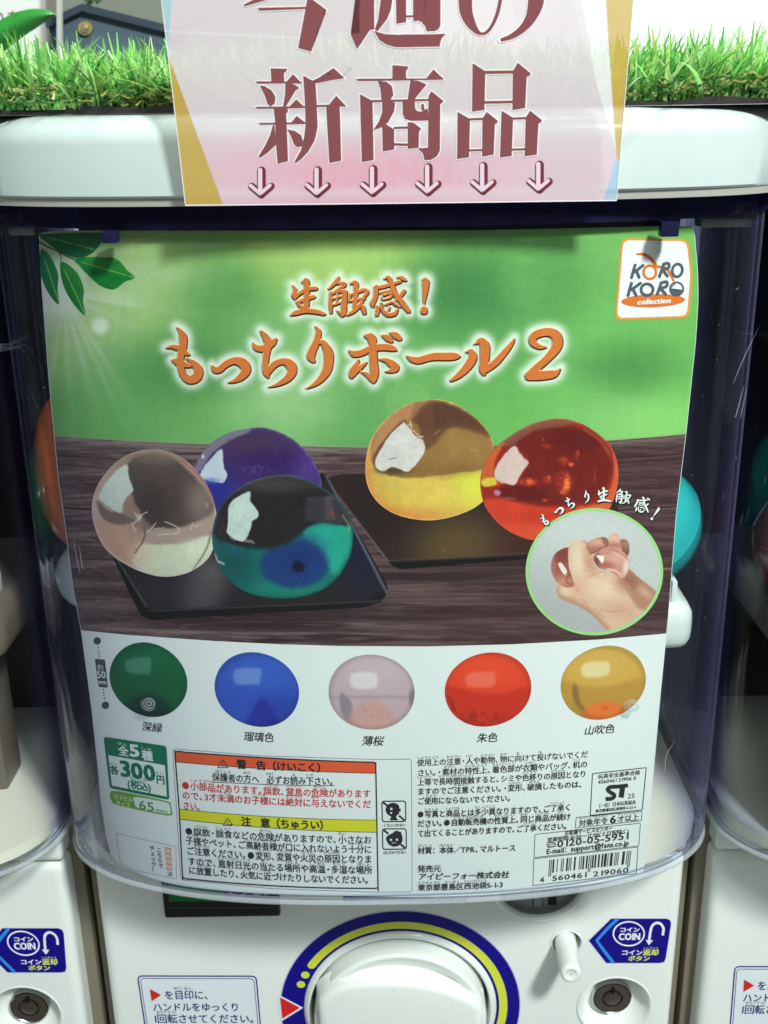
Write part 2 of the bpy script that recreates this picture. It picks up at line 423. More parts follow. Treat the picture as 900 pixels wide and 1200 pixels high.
black_gl = mat('black_glossy_plastic', (8, 12, 12), 0.15, coat=0.0, spec=0.25)
lock_m = mat('bronze_lock_metal', (96, 84, 78), 0.34, metal=0.85, noise=0.12, nscale=300)
steel = mat('bright_steel', (190, 190, 190), 0.25, metal=1.0)
grey_slot = mat('grey_coin_plastic', (140, 150, 150), 0.35)

PX0 = 469.0
KC = at(469, 1182, PANEL_Y); KX, KZ = float(KC[0]), float(KC[2])

def path(ins, back=0.30, n=56):
    a = CA-ins; b = CB-ins; out = [(-a, back), (-a, 0.19), (-a, 0.12)]
    for k in range(n+1):
        t = -math.pi/2+math.pi*k/n
        sx = math.copysign(abs(math.sin(t))**(2/CN), math.sin(t)); cy = abs(math.cos(t))**(2/CN)
        out.append((a*sx, CB-b*cy))
    out += [(a, 0.12), (a, 0.19), (a, back)]
    return out
def loft(name, levels, m, parent, cap_top=False, cap_bot=False, closed_loop=False, back=0.30):
    V, F = [], []; n = None
    for (z, ins) in levels:
        p = path(ins, back); n = len(p); V += [(x, y, z) for x, y in p]
    L = len(levels)
    for i in range(L-1):
        for k in range(n-1): F.append((i*n+k, i*n+k+1, (i+1)*n+k+1, (i+1)*n+k))
        F.append((i*n+n-1, i*n, (i+1)*n, (i+1)*n+n-1)) if closed_loop else None
    if cap_top: F.append(tuple(range((L-1)*n, L*n)))
    if cap_bot: F.append(tuple(range(n-1, -1, -1)))
    o = mesh(name, V, F, m, parent); recalc(o); o.data.shade_smooth(); o.data.set_sharp_from_angle(angle=R(35))
    return o

# ------------------------------------------------------------------ the capsule machine
mach = root('capsule_machine', 'white capsule toy machine in the middle, its clear case holding the green and wood poster', 'vending machine', (0, PANEL_Y, -0.8), 'capsule toy machines side by side')

# lid
rd = 0.012; lv = [(-0.0350, 0.004), (-0.0350, -0.0080), (-0.0340, -0.0092), (-0.0130, -0.0094)]
for k in range(1, 9):
    a = k/8*math.pi/2; lv.append((-0.0130+rd*math.sin(a), -0.0094+rd*(1-math.cos(a))))
def lid_loft(name, levels, m, parent):
    V, F = [], []
    for (z, ins) in levels:
        a = min(CA-ins, 0.1928); 
        b = CB-ins
        if ins > -0.0094 and z > -0.013: a = 0.1928-(ins+0.0094)
        p = [(-a, 0.30), (-a, 0.12)]
        for k in range(57):
            t = -math.pi/2+math.pi*k/56
            sx = math.copysign(abs(math.sin(t))**(2/3.4), math.sin(t)); cy = abs(math.cos(t))**(2/3.4)
            p.append((a*sx, CB-b*cy))
        p += [(a, 0.12), (a, 0.30)]
        n = len(p); V += [(x, y, z) for x, y in p]
    L = len(levels)
    for i in range(L-1):
        for k in range(n): F.append((i*n+k, i*n+(k+1) % n, (i+1)*n+(k+1) % n, (i+1)*n+k))
    F.append(tuple(range((L-1)*n, L*n))); F.append(tuple(range(n-1, -1, -1)))
    o = mesh(name, V, F, m, parent); recalc(o); o.data.shade_smooth(); o.data.set_sharp_from_angle(angle=R(35)); return o
lid = lid_loft('lid', lv, lid_pl, mach)
lid_loft('lid_lip', [(-0.0385, 0.004), (-0.0385, -0.0066), (-0.0350, -0.0072), (-0.0349, 0.004)], lip_pl, lid)
# small chip and scuffs on the lid front
b = Bin(s_lid, 3)
b.ribbon(smooth_curve([(63, 212, .8), (66, 209, 1.6), (70, 213, 1.6), (66, 217, 1.2), (68, 223, 1.6), (69, 229, .8)]), True)
b.build('lid_scuff', mat('lid_scuff_paint', (170, 178, 175), 0.5), lid)
# red maker lettering on the lid, mostly covered by the sheet sign
b = Bin(s_lid, 2)
b.poly([(322, 182), (372, 182), (372, 224), (324, 224)], cell=12)
text(b, 'BANDAI', 384, 222, 582, 220, 52, bold=3.0)
b.build('red_lid_logo', ink((226, 20, 44)), lid)
b = Bin(s_lid, 4)
text(b, 'BAN', 328, 199, 366, 199, 17, bold=1.0); text(b, 'DAI', 328, 219, 366, 219, 17, bold=1.0)
b.build('logo_letters', ink((240, 240, 240)), lid)

# clear case
case = loft('clear_case', [(-0.046, 0.0), (-0.4055, 0.0), (-0.4085, 0.0006), (-0.4102, 0.0018), (-0.4110, 0.0040), (-0.4110, 0.0050), (-0.4100, 0.0050), (-0.4088, 0.0036), (-0.4055, 0.0026), (-0.046, 0.0026)], MATS['case'], mach)
loft('case_top_band', [(-0.0388, 0.002), (-0.0388, -0.0015), (-0.0470, -0.0020), (-0.0490, -0.0012), (-0.0492, 0.0024), (-0.0388, 0.0024)], MATS['band'], case)
loft('case_bottom_rim', [(-0.4096, 0.0010), (-0.4100, -0.0004), (-0.4112, -0.0009), (-0.4124, -0.0002), (-0.4130, 0.0014), (-0.4130, 0.0050), (-0.4112, 0.0052)], MATS['rim'], case)
for (xa, xb, ya, yb) in ((123, 142, 262, 283), (771, 789, 258, 275)):
    p0 = proj(xa, ya, s_poster, 0.006); p1 = proj(xb, yb, s_poster, 0.006)
    y = float(min(p0[1], p1[1]))
    box('poster_clip', p0[0], p1[0], y-0.0075, y-0.0010, p1[2], -0.0492, MATS['band'], case, 0.0008, 2)
for (xa, xb, ya, yb) in ((9, 41, 267, 276), (822, 893, 257, 266)):
    p0 = at(xa, ya, 0.062); p1 = at(xb, yb, 0.062)
    box('case_ledge', max(p0[0], -0.184), min(p1[0], 0.184), 0.062, 0.075, p1[2], p0[2], mat('grey_ledge_plastic', (150, 152, 158), 0.3), case, 0.001, 2)
# scratches in the clear plastic
def s_case(x, z): return front(x)
scr = clear_mat('scratch_frost', (0.9, 0.9, 0.95), (0.9, 0.9, 0.95), (0.8, 0.8, 0.9), 0.3, 0.35, (0.8, 0.85, 0.95))
b = Bin(s_case, 4)
for pts in ([(892, 379, .2), (880, 402, .6), (868, 428, .7), (859, 450, .3)], [(863, 487, .4), (861, 488, .5)], [(872, 452, .3), (865, 478, .8), (862, 489, .5)], [(875, 455, .2), (870, 478, .7), (868, 490, .4)],
            [(93, 640, .3), (96, 662, .7), (99, 668, .3)], [(86, 632, .3), (91, 660, .6), (94, 672, .3)], [(862, 340, .5), (866, 337, .5)], [(790, 870, .3), (781, 885, .5), (779, 905, .4)]):
    b.ribbon(smooth_curve(pts), False)
rr = random.Random(4)
for k in range(46):
    x = rr.choice([rr.uniform(800, 885), rr.uniform(20, 60), rr.uniform(120, 780)]); y = rr.uniform(300, 1000); a = rr.uniform(-.5, .5); l = rr.uniform(.8, 2.6)
    if x < 60: x += (y-300)*0.09
    if x > 800: x -= (y-300)*0.07
    b.ribbon([(x, y, .35), (x+l*math.sin(a)*.5, y+l*.5, .55), (x+l*math.sin(a), y+l, .3)], False)
b.build('case_scratches', scr, case)['kind'] = 'stuff'
# inside
struct_in = box('inner_back_wall', -0.186, 0.186, 0.205, 0.215, -0.404, -0.040, dark_in, mach)
V = []
fp = [q for q in path(0.0062, back=0.204)]
prism_z('cream_inner_floor', fp, -0.4085, -0.4015, cream, mach)
tray = box('dispenser_tray', -0.172, 0.1735, 0.060, 0.19, -0.292, -0.262, disp_w, mach, 0.012, 4)
for x in (0.150, 0.160):
    box('tray_fin', x, x+0.003, 0.066, 0.10, -0.263, -0.250, disp_w, tray, 0.0008, 2)
lathe = box('dispenser_post', 0.128, 0.148, 0.10, 0.13, -0.402, -0.292, cream, mach, 0.003, 2)

# lower body and front panel
body = box('body', -0.1925, 0.1925, PANEL_Y+0.016, 0.50, -0.80, -0.4145, dark_gap, mach, 0.003, 2)
pan = box('front_panel', -0.1850, 0.1850, PANEL_Y, PANEL_Y+0.055, -0.80, -0.4395, white_pl, mach, 0.0075, 5)
pan2 = box('upper_panel', -0.1850, 0.1850, PANEL_Y+0.0002, PANEL_Y+0.055, -0.4375, -0.4135, white_pl, mach, 0.0035, 3)
def cyl(cx, cz, r, y0, y1, r1=None, seg=72):
    V, F = [], []
    for (rad, y) in ((r, y0), (r1 or r, y1)):
        for k in range(seg):
            a = 2*math.pi*k/seg; V.append((cx+rad*math.cos(a), y, cz+rad*math.sin(a)))
    F = [(k, (k+1) % seg, seg+(k+1) % seg, seg+k) for k in range(seg)]+[tuple(range(seg-1, -1, -1)), tuple(range(seg, 2*seg))]
    o = mesh('cutter', V, F); recalc(o); return o
def cut(o, cutters):
    for c in cutters:
        md = o.modifiers.new('cut', 'BOOLEAN'); md.object = c; md.operation = 'DIFFERENCE'; md.solver = 'EXACT'
    bpy.context.view_layer.update()
    dg = bpy.context.evaluated_depsgraph_get(); me = bpy.data.meshes.new_from_object(o.evaluated_get(dg))
    o.modifiers.clear(); old = o.data; o.data = me; me.name = old.name
    for c in cutters: bpy.data.objects.remove(c)
    me.shade_smooth(); me.set_sharp_from_angle(angle=R(40))
LK = at(720, 1179, PANEL_Y); LV = at(664, 1105, PANEL_Y); CS = at(633, 1034, PANEL_Y)
pan.parent = None; pan.location = (0, 0, 0)
cut(pan, [cyl(KX, KZ, 0.0588, PANEL_Y-0.01, PANEL_Y+0.02), cyl(LK[0], LK[2], 0.0232, PANEL_Y-0.001, PANEL_Y+0.03, 0.016),
          cyl(LV[0], LV[2], 0.0092, PANEL_Y-0.01, PANEL_Y+0.03), cyl(CS[0], CS[2], 0.0270, PANEL_Y-0.01, PANEL_Y+0.03)])
pan.parent = mach; pan.location = -mach.location
Y = PANEL_Y
# knob with its collar
lathe_y('knob_collar', KX, KZ, [(0.0586, Y+0.019), (0.0588, Y-0.0004), (0.0596, Y-0.0026), (0.0608, Y-0.0030), (0.0626, Y-0.0018), (0.0634, Y-0.0003)], white_pl, pan, 96)
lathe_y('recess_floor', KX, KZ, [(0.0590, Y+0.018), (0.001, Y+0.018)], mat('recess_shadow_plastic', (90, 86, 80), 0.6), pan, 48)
knob = lathe_y('knob', KX, KZ, [(0.0562, Y+0.017), (0.0562, Y-0.0085), (0.0555, Y-0.0115), (0.0535, Y-0.0128), (0.0505, Y-0.0122), (0.0470, Y-0.0085), (0.0400, Y-0.0050), (0.0300, Y-0.0035), (0.0005, Y-0.0030)], white_pl, mach, 96)
tp = smooth_curve([(-0.0525, 0.024), (-0.046, 0.0315), (-0.034, 0.0375), (-0.015, 0.0395), (0.008, 0.0380), (0.030, 0.0320), (0.046, 0.0235), (0.0525, 0.0175)], False, 0.002)
pts = [(KX+x, KZ+z) for x, z in tp]+[(KX+x, KZ-z) for x, z in tp[::-1]]
def slab_bulge(name, pts, y0, yf, m, parent):
    n = len(pts); cx = sum(p[0] for p in pts)/n; cz = sum(p[1] for p in pts)/n
    prof = [(1.035, y0), (1.0, y0-(y0-yf)*0.72), (0.985, y0-(y0-yf)*0.90), (0.955, yf), (0.90, yf-0.0004), (0.6, yf-0.0012), (0.02, yf-0.0016)]
    V = []; F = []
    for s_, y in prof: V += [(cx+(p[0]-cx)*s_, y, cz+(p[1]-cz)*s_) for p in pts]
    for i in range(len(prof)-1):
        for k in range(n): F.append((i*n+k, i*n+(k+1) % n, (i+1)*n+(k+1) % n, (i+1)*n+k))
    F.append(tuple(range((len(prof)-1)*n, len(prof)*n)))
    o = mesh(name, V, F, m, parent); recalc(o); o.data.shade_smooth(); o.data.set_sharp_from_angle(angle=R(55)); return o
slab_bulge('knob_grip', pts, Y-0.003, Y-0.0190, white_pl, knob)
# ring sticker
def ring(name, r0, r1, a0, a1, y, m, parent, n=120, roundends=False):
    V, F = [], []
    for k in range(n+1):
        a = R(a0+(a1-a0)*k/n)
        for r in (r0, r1): V.append((KX+r*math.cos(a), y, KZ+r*math.sin(a)))
    F = [(2*k, 2*k+1, 2*k+3, 2*k+2) for k in range(n)]
    if roundends:
        for a_ in (a0, a1):
            a = R(a_); c = ((r0+r1)/2*math.cos(a)+KX, (r0+r1)/2*math.sin(a)+KZ); rr_ = abs(r1-r0)/2; b0 = len(V)
            for j in range(18): V.append((c[0]+rr_*math.cos(j/18*2*math.pi), y-2e-5, c[1]+rr_*math.sin(j/18*2*math.pi)))
            F.append(tuple(range(b0, b0+18)))
    return mesh(name, V, F, m, parent)
rs = ring('ring_sticker', 0.0630, 0.0786, 0, 360, Y-0.00012, navy, mach)
ring('sticker_edge', 0.0783, 0.0793, 0, 360, Y-0.00008, ink((190, 180, 235)), rs)
yel = mat('yellow_sticker_print', (214, 220, 60), 0.35)
ring('yellow_arc', 0.0652, 0.0706, 147, -40, Y-0.0003, yel, rs, 140, True)
for a in (154.5, 161.5):
    aa = R(a); V = [(KX+0.0680*math.cos(aa)+0.0028*math.cos(t*math.pi/12), Y-0.0003, KZ+0.0680*math.sin(aa)+0.0028*math.sin(t*math.pi/12)) for t in range(24)]
    mesh('yellow_dot', V, [tuple(range(24))], yel, rs)
def tri_mark(parent, p, edge=True):
    p = np.array(p, float); c = p.mean(0)
    if edge:
        b = Bin(s_panel, 5); out = frame_line(b, c+(p-c)*1.12, 0, 1.2); b.poly(out); b.build('marker_edge', ink((238, 232, 245)), parent)
    b = Bin(s_panel, 8); bb = frame_line(b, c+(p-c)*(0.88 if edge else 1), 0, 0.6); b.poly(bb); b.build('red_marker', ink((214, 36, 36)), parent)
tri_mark(rs, [(327.0, 1167), (353.5, 1181), (330.0, 1195.5)])
# coin slot
cs = lathe_y('coin_slot', CS[0], CS[2], [(0.0268, Y+0.006), (0.0262, Y+0.002), (0.0266, Y+0.006), (0.0250, Y+0.0062), (0.0005, Y+0.0062)], grey_slot, mach, 64)
lathe_y('slot_rim', CS[0], CS[2], [(0.0268, Y+0.008), (0.0270, Y+0.0005), (0.0280, Y-0.0012), (0.0296, Y-0.0014), (0.0312, Y-0.0002)], white_pl, cs, 64)
q0 = at(625, 1040, Y+0.006); q1 = at(635.5, 1062, Y+0.006)
o = box('slot_outline', q0[0], q1[0], Y+0.0055, Y+0.0064, q1[2], q0[2]+0.02, ink((30, 34, 36)), cs)
box('slot_plate', q0[0]+0.0005, q1[0]-0.0005, Y+0.0050, Y+0.0058, q1[2]+0.0005, q0[2]+0.0195, grey_slot, cs)
q0 = at(643, 1040, Y+0.006); q1 = at(651.5, 1059, Y+0.006)
box('slot_opening', q0[0], q1[0], Y+0.0048, Y+0.0065, q1[2], q0[2]+0.02, ink((8, 10, 12)), cs)
# lever
lv_ = lathe_y('lever_socket', LV[0], LV[2], [(0.0092, Y+0.02), (0.0092, Y-0.0002), (0.0098, Y-0.0008), (0.0108, Y-0.0003)], white_pl, pan, 40)
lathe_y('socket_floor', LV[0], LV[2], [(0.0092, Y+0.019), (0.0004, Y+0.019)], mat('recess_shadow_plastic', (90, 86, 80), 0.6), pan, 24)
tip = at(669, 1141, Y-0.032)
bm = bmesh.new(); A = Vector((LV[0], Y+0.018, LV[2]+0.0005)); B = Vector((tip[0], Y-0.033, tip[2]))
ax = (B-A).normalized(); s1 = ax.orthogonal().normalized(); s2 = ax.cross(s1); rings = []
Lq = (B-A).length
for (t, r) in ((0, .0070), (.3, .0069), (.93, .0066), (.975, .0063), (.995, .0055), (1.0, .0045), (1.0, .0038), (.99, .0033), (.992, .0004)):
    rings.append([bm.verts.new(A+ax*Lq*t+(s1*math.cos(2*math.pi*k/32)+s2*math.sin(2*math.pi*k/32))*r) for k in range(32)])
for i in range(len(rings)-1):
    for k in range(32): bm.faces.new((rings[i][k], rings[i][(k+1) % 32], rings[i+1][(k+1) % 32], rings[i+1][k]))
me = bpy.data.meshes.new('return_lever'); bm.to_mesh(me); bm.free(); me.shade_smooth(); lev = link('return_lever', me, white_pl, mach)
# lock
lc = lathe_y('lock', LK[0], LK[2], [(0.0094, Y+0.016), (0.0094, Y+0.0073), (0.0118, Y+0.0068), (0.0070, Y+0.0068), (0.0068, Y+0.0084), (0.0057, Y+0.0084), (0.0055, Y+0.0065), (0.0050, Y+0.0062), (0.0003, Y+0.0062)], lock_m, mach, 56)
lathe_y('lock_recess', LK[0], LK[2], [(0.0250, Y-0.0004), (0.0238, Y-0.0008), (0.0228, Y+0.0008), (0.0205, Y+0.008), (0.0170, Y+0.0115), (0.0112, Y+0.0118)], white_pl, lc, 64)
lathe_y('lock_trim', LK[0], LK[2], [(0.0130, Y+0.0118), (0.0130, Y+0.0072), (0.0127, Y+0.0067), (0.0123, Y+0.0072)], steel, lc, 56)
box('key_notch', LK[0]-0.0011, LK[0]+0.0011, Y+0.0060, Y+0.0078, LK[2]+0.0045, LK[2]+0.0088, ink((8, 8, 8)), lc)
# counter window
w0 = at(187, 1010, Y); w1 = at(329, 1072, Y)
cw = box('counter_window', w0[0], w1[0], Y-0.0022, Y+0.004, w1[2], -0.4405, black_gl, mach, 0.0022, 3)
b = Bin(lambda x, z: Y-0.0022+0*x, 1.5); b.poly([(197, 1012), (262, 1012), (262, 1056.5), (198, 1056.5)]); b.build('green_card', ink((0, 118, 48), 0.3), cw)
b = Bin(lambda x, z: Y-0.0022+0*x, 1.6); b.poly([(262, 1012), (324, 1012), (324, 1053), (262, 1055)]); b.build('navy_card', ink((30, 22, 120), 0.3), cw)
b = Bin(lambda x, z: Y-0.0022+0*x, 4); b.ribbon(smooth_curve([(266, 1034, 1.4), (270, 1046, 1.4), (279, 1050, 1.4), (288, 1046, 1.4), (291, 1034, 1.4)]), False)
text(b, 'CAP', 295, 1049, 318, 1049, 12, bold=0.8); b.build('white_print', ink((210, 210, 225)), cw)
b = Bin(lambda x, z: Y-0.0022+0*x, 3); b.ribbon([(192, 1063.5, .5), (240, 1064, .6), (324, 1063, .4)], False); b.build('edge_glint', mat('window_glint_paint', (70, 90, 88), 0.2), cw)  # thin pale line painted as a glint on the window edge
# small navy label under the case
b = Bin(s_panel, 2); b.poly([(392, 1000), (566, 1000), (546, 1056.5), (403, 1057)]); nl = b.build('navy_label', navy, mach)
b = Bin(s_panel, 4); b.ribbon([(532, 1056, 1.6), (556, 1012, 1.6)], False); b.build('label_line', ink((60, 130, 230)), nl)
# instruction label
def P_(pts, off, s): return [(off[0]+p[0]/s, off[1]+p[1]/s)+tuple(q/s for q in p[2:]) for p in pts]
cor = [(160.4, 1142.9), (301, 1143.3), (310, 1248), (176, 1248)]
b = Bin(s_panel, 1.5); o_ = frame_line(b, cor, 0, 6); b.poly(o_, cell=500); ins = b.build('instruction_label', ink((226, 234, 240), 0.35), mach)
bl = (32, 34, 132)
b = Bin(s_panel, 4); frame_line(b, [(161.2, 1143.7), (300.2, 1144), (309, 1247), (176.8, 1247)], 1.5, 5.5); frame_line(b, [(164.2, 1146.7), (297.5, 1147), (306, 1244), (179.4, 1244)], 0.7, 4.5); b.build('label_border', ink(bl), ins)
tri_mark(ins, [(175.6, 1159), (188.8, 1166), (177.8, 1173.3)], False)
tc_ = ink((28, 32, 110)); b = Bin(s_panel, 4)
text(b, 'を目印に、', 192.5, 1170.5, 246.5, 1170.5, 11.5, bold=0.35, ruby=[(1, 2, 'めじるし')])
text(b, 'ハンドルをゆっくり', 179, 1184.5, 281, 1184.5, 11, bold=0.35)
text(b, '1回転させてください。', 179.5, 1198.3, 300, 1198.3, 11.5, bold=0.35, ruby=[(1, 2, 'かいてん')])
text(b, 'ここで止めてください。', 182, 1214, 302, 1214, 11, bold=0.35) if False else None
b.build('label_text', tc_, ins)
# coin return sticker
off, s_ = (670, 1060), 6.923
shape = P_([(138, 293), (320, 115), (770, 115), (800, 128), (806, 160), (762, 440), (748, 466), (715, 475), (280, 475)], off, s_)
c0 = np.mean(shape, 0)
b = Bin(s_panel, 1.2); b.poly([tuple(c0+(np.array(p)-c0)*np.array([1.022, 1.035])) for p in shape], cell=500); cst = b.build('coin_return_sticker', ink((222, 222, 245), 0.3), mach)
b = Bin(s_panel, 2.4); b.poly(shape, cell=500); b.build('navy_ground', navy, cst)
b = Bin(s_panel, 4); b.ribbon(P_([(372, 117, 26), (285, 200, 26), (203, 293, 26), (270, 385, 26), (338, 473, 26)], off, s_), False); b.build('blue_chevron', ink((50, 140, 235)), cst)
b = Bin(s_panel, 4.5); e = [(463+125*math.cos(t), 237+97*math.sin(t), 12) for t in np.linspace(0, 2*math.pi, 48, endpoint=False)]
b.ribbon(P_(e, off, s_), False, True)
text(b, 'コイン', *P_([(385, 221)], off, s_)[0], *P_([(548, 221)], off, s_)[0], 42/s_, bold=0.6)
text(b, 'COIN', *P_([(376, 288)], off, s_)[0], *P_([(552, 288)], off, s_)[0], 76/s_, bold=0.9)
b.ribbon(P_(smooth_curve([(738, 250, 20), (744, 195, 20), (722, 158, 20), (685, 150, 20), (652, 175, 20), (638, 225, 20), (628, 295, 20)]), off, s_), False)
b.poly(P_([(600, 288), (660, 290), (626, 330)], off, s_))
text(b, 'コイン', *P_([(398, 408)], off, s_)[0], *P_([(572, 408)], off, s_)[0], 46/s_, bold=0.5)
b.build('white_print', ink((240, 240, 252)), cst)
b = Bin(s_panel, 4.5); text(b, '返却', *P_([(574, 410)], off, s_)[0], *P_([(702, 410)], off, s_)[0], 54/s_, bold=0.5, ruby=[(0, 2, 'へんきゃく')])
text(b, 'ボタン', *P_([(453, 456)], off, s_)[0], *P_([(632, 456)], off, s_)[0], 46/s_, bold=0.5)
b.build('yellow_print', ink((226, 232, 110)), cst)

# ------------------------------------------------------------------ neighbours: copies of the machine, left and right
def kids(o): return [c for c in bpy.data.objects if c.parent == o]
def copy_machine(dx, label):
    r = mach.copy(); COL.objects.link(r); r.location = mach.location+Vector((dx, 0, 0)); r['label'] = label
    for ch in kids(mach):
        if ch.name.startswith(('lid_skip',)): continue
        c = ch.copy(); COL.objects.link(c); c.parent = r
        if ch.name.startswith(('dispenser_tray', 'dispenser_post')): c.data = ch.data.copy(); c.data.materials.clear(); c.data.materials.append(taupe)  # taupe is the dispenser plastic with shade put into its colour
        for g in kids(ch):
            d = g.copy(); COL.objects.link(d); d.parent = c
    return r
PITCHX = 0.388; taupe = mat('shaded_dispenser_plastic', (112, 101, 92), 0.4)  # darker copy of the dispenser plastic: shade inside the neighbours put into colour
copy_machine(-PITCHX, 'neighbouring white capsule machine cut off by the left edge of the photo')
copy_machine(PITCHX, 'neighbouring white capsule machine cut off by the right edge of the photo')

# ------------------------------------------------------------------ capsules inside
def capsule(loc, rgb_top, rgb_bot, label, r=0.037, tilt=(0.2, 0.1), squash=(1, 1, 1), group='toy capsules in the machines'):
    t = root('toy_capsule', label, 'capsule', loc, None)
    rot = Matrix.Rotation(tilt[0], 3, 'X') @ Matrix.Rotation(tilt[1], 3, 'Y')
    for nm, sgn, rgb in (('capsule_top', 1, rgb_top), ('capsule_bottom', -1, rgb_bot)):
        V, F = [], []; seg = 40; rg = 14
        for i in range(rg+1):
            a = math.pi/2*i/rg; rr_ = r*math.cos(a)*(1.015 if (sgn > 0 and i == 0) else 1)
            for k in range(seg):
                p = rot @ Vector((rr_*math.cos(2*math.pi*k/seg), rr_*math.sin(2*math.pi*k/seg), sgn*r*math.sin(a))); V.append((p.x*squash[0], p.y*squash[1], p.z*squash[2]))
        for i in range(rg):
            for k in range(seg): F.append((i*seg+k, i*seg+(k+1) % seg, (i+1)*seg+(k+1) % seg, (i+1)*seg+k))
        m = mat('capsule_%d_%d_%d' % rgb, rgb, 0.18, coat=0.4)
        o = mesh(nm, V, F, m); o.parent = t; o.data.shade_smooth(); recalc(o)
    return t
cz = -0.262+0.0372
capsule((-0.1680, 0.0715, -0.181), (206, 100, 56), (196, 88, 48), 'tall orange-brown capsule pressed against the case left of the poster', r=0.044, tilt=(0.0, 0.0), squash=(0.43, 0.64, 1))
capsule((-0.1665, 0.0720, -0.2425), (196, 208, 222), (206, 214, 224), 'small frosted white capsule under the orange-brown one left of the poster', r=0.0190, tilt=(0.3, 0.3), squash=(0.9, 1, 1))
capsule((0.1425, 0.0900, -0.2235), (40, 178, 182), (30, 160, 166), 'teal capsule seen through the case right of the poster', tilt=(0.6, -0.5))
capsule((-PITCHX+0.130, 0.085, cz), (20, 92, 48), (18, 80, 42), 'dark green capsule in the left neighbouring machine')
capsule((PITCHX-0.146, 0.070, cz-0.004), (120, 24, 34), (110, 22, 30), 'dark red capsule in the right neighbouring machine')

# ------------------------------------------------------------------ artificial turf on the lids
turf = root('artificial_turf', 'strip of artificial grass laid along the top of the machines', 'artificial turf', (0, 0.02, 0))
n = 160; V = []; F = []
for k in range(n+1):
    x = -0.56+1.12*k/n; yf = 0.004+0.003*math.sin(x*31)+0.0022*math.sin(x*83+1)+abs(x)**2*0.25*(1 if abs(x) < 0.2 else 0)+0.010*(abs(x) >= 0.2)
    zt = 0.0018+0.0007*math.sin(x*140)+0.0006*math.sin(x*47)
    V += [(x, yf, -0.0006), (x, yf-0.0005, zt), (x, 0.27, zt), (x, 0.27, -0.0006)]
for k in range(n):
    for j in range(4): F.append((4*k+j, 4*k+(j+1) % 4, 4*k+4+(j+1) % 4, 4*k+4+j))
mesh('turf_backing', V, F, mat('black_turf_backing', (48, 44, 44), 0.8, bump=0.8, bscale=600, noise=0.2, nscale=200), turf)
m, nt, bs = M_new('grass_blade'); a_ = nt.nodes.new('ShaderNodeAttribute'); a_.attribute_name = 'Col'; nt.links.new(a_.outputs['Color'], bs.inputs['Base Color'])
bs.inputs['Roughness'].default_value = 0.42; bs.inputs['Specular IOR Level'].default_value = 0.4
tl = nt.nodes.new('ShaderNodeBsdfTranslucent'); nt.links.new(a_.outputs['Color'], tl.inputs['Color']); mm = nt.nodes.new('ShaderNodeMixShader'); mm.inputs[0].default_value = 0.35
nt.links.new(bs.outputs[0], mm.inputs[1]); nt.links.new(tl.outputs[0], mm.inputs[2]); nt.links.new(mm.outputs[0], nt.nodes['Material Output'].inputs[0])
V = []; F = []; C = []
rg = random.Random(21)
def blade(x, y, z, h, ang, lean, wd, col, seg=4, curl=0.0):
    dx, dy = math.cos(ang), math.sin(ang); fx, fy = -math.sin(ang+rg.uniform(-.9, .9)), math.cos(ang)
    base = len(V)
    for i in range(seg+1):
        t = i/seg; o = lean*h*t**1.5; z_ = z+h*t*(1-0.25*lean*t)-curl*h*t*t
        ww = wd*(1-0.75*t**2.5)/2
        cx, cy = x+dx*o, y+dy*o
        V.append((cx-fx*ww, cy-fy*ww*0.6, z_)); V.append((cx+fx*ww, cy+fy*ww*0.6, z_)); C.append(col); C.append(col)
    for i in range(seg): F.append((base+2*i, base+2*i+1, base+2*i+3, base+2*i+2))
greens = [(128, 200, 100), (104, 180, 80), (160, 218, 128), (66, 140, 62), (146, 206, 108), (184, 228, 150), (112, 186, 92), (170, 196, 110)]
for k in range(20000):
    x = rg.uniform(-0.42, 0.42); y = 0.0065+0.13*rg.random()**1.4+(0.010 if abs(x) > 0.2 else abs(x)**2*0.25)
    h = rg.uniform(0.016, 0.0290)*(1.12 if x < 0 else 1.04)*(0.9+0.2*math.sin(x*40+y*90))
    c = rg.choice(greens); f_ = rg.uniform(0.8, 1.15); col = tuple(lin([min(255, q*f_) for q in c]))
    blade(x, y, 0.0015, h, rg.gauss(math.pi*1.0 if x < 0 else 0.2, 1.5), abs(rg.gauss(0.55, 0.50)), rg.uniform(0.0012, 0.0022), col)
for k in range(9000):   # curly thatch
    x = rg.uniform(-0.42, 0.42); y = 0.0045+0.10*rg.random()**1.8+(0.010 if abs(x) > 0.2 else abs(x)**2*0.25)
    c = rg.choice([(206, 200, 120), (150, 176, 90), (84, 140, 76), (216, 214, 150), (58, 108, 60), (70, 130, 66)]); col = tuple(lin(c)); base = len(V)
    a = rg.uniform(0, 6.28); p = [x, y, 0.003+rg.random()*0.008]; da = rg.uniform(-1.4, 1.4); wd = rg.uniform(.0004, .0009); dz = rg.uniform(-.0012, .0022)
    sg = 6
    for i in range(sg+1):
        V.append(tuple(p)); V.append((p[0]+wd*math.sin(a), p[1]-wd*0.5, p[2]+wd*1.1)); C.append(col); C.append(col)
        a += da*0.5; p[0] += 0.0016*math.cos(a); p[1] += 0.0012*math.sin(a); p[2] = max(0.0025, p[2]+dz*math.cos(i*1.3+a))
    for i in range(sg): F.append((base+2*i, base+2*i+1, base+2*i+3, base+2*i+2))
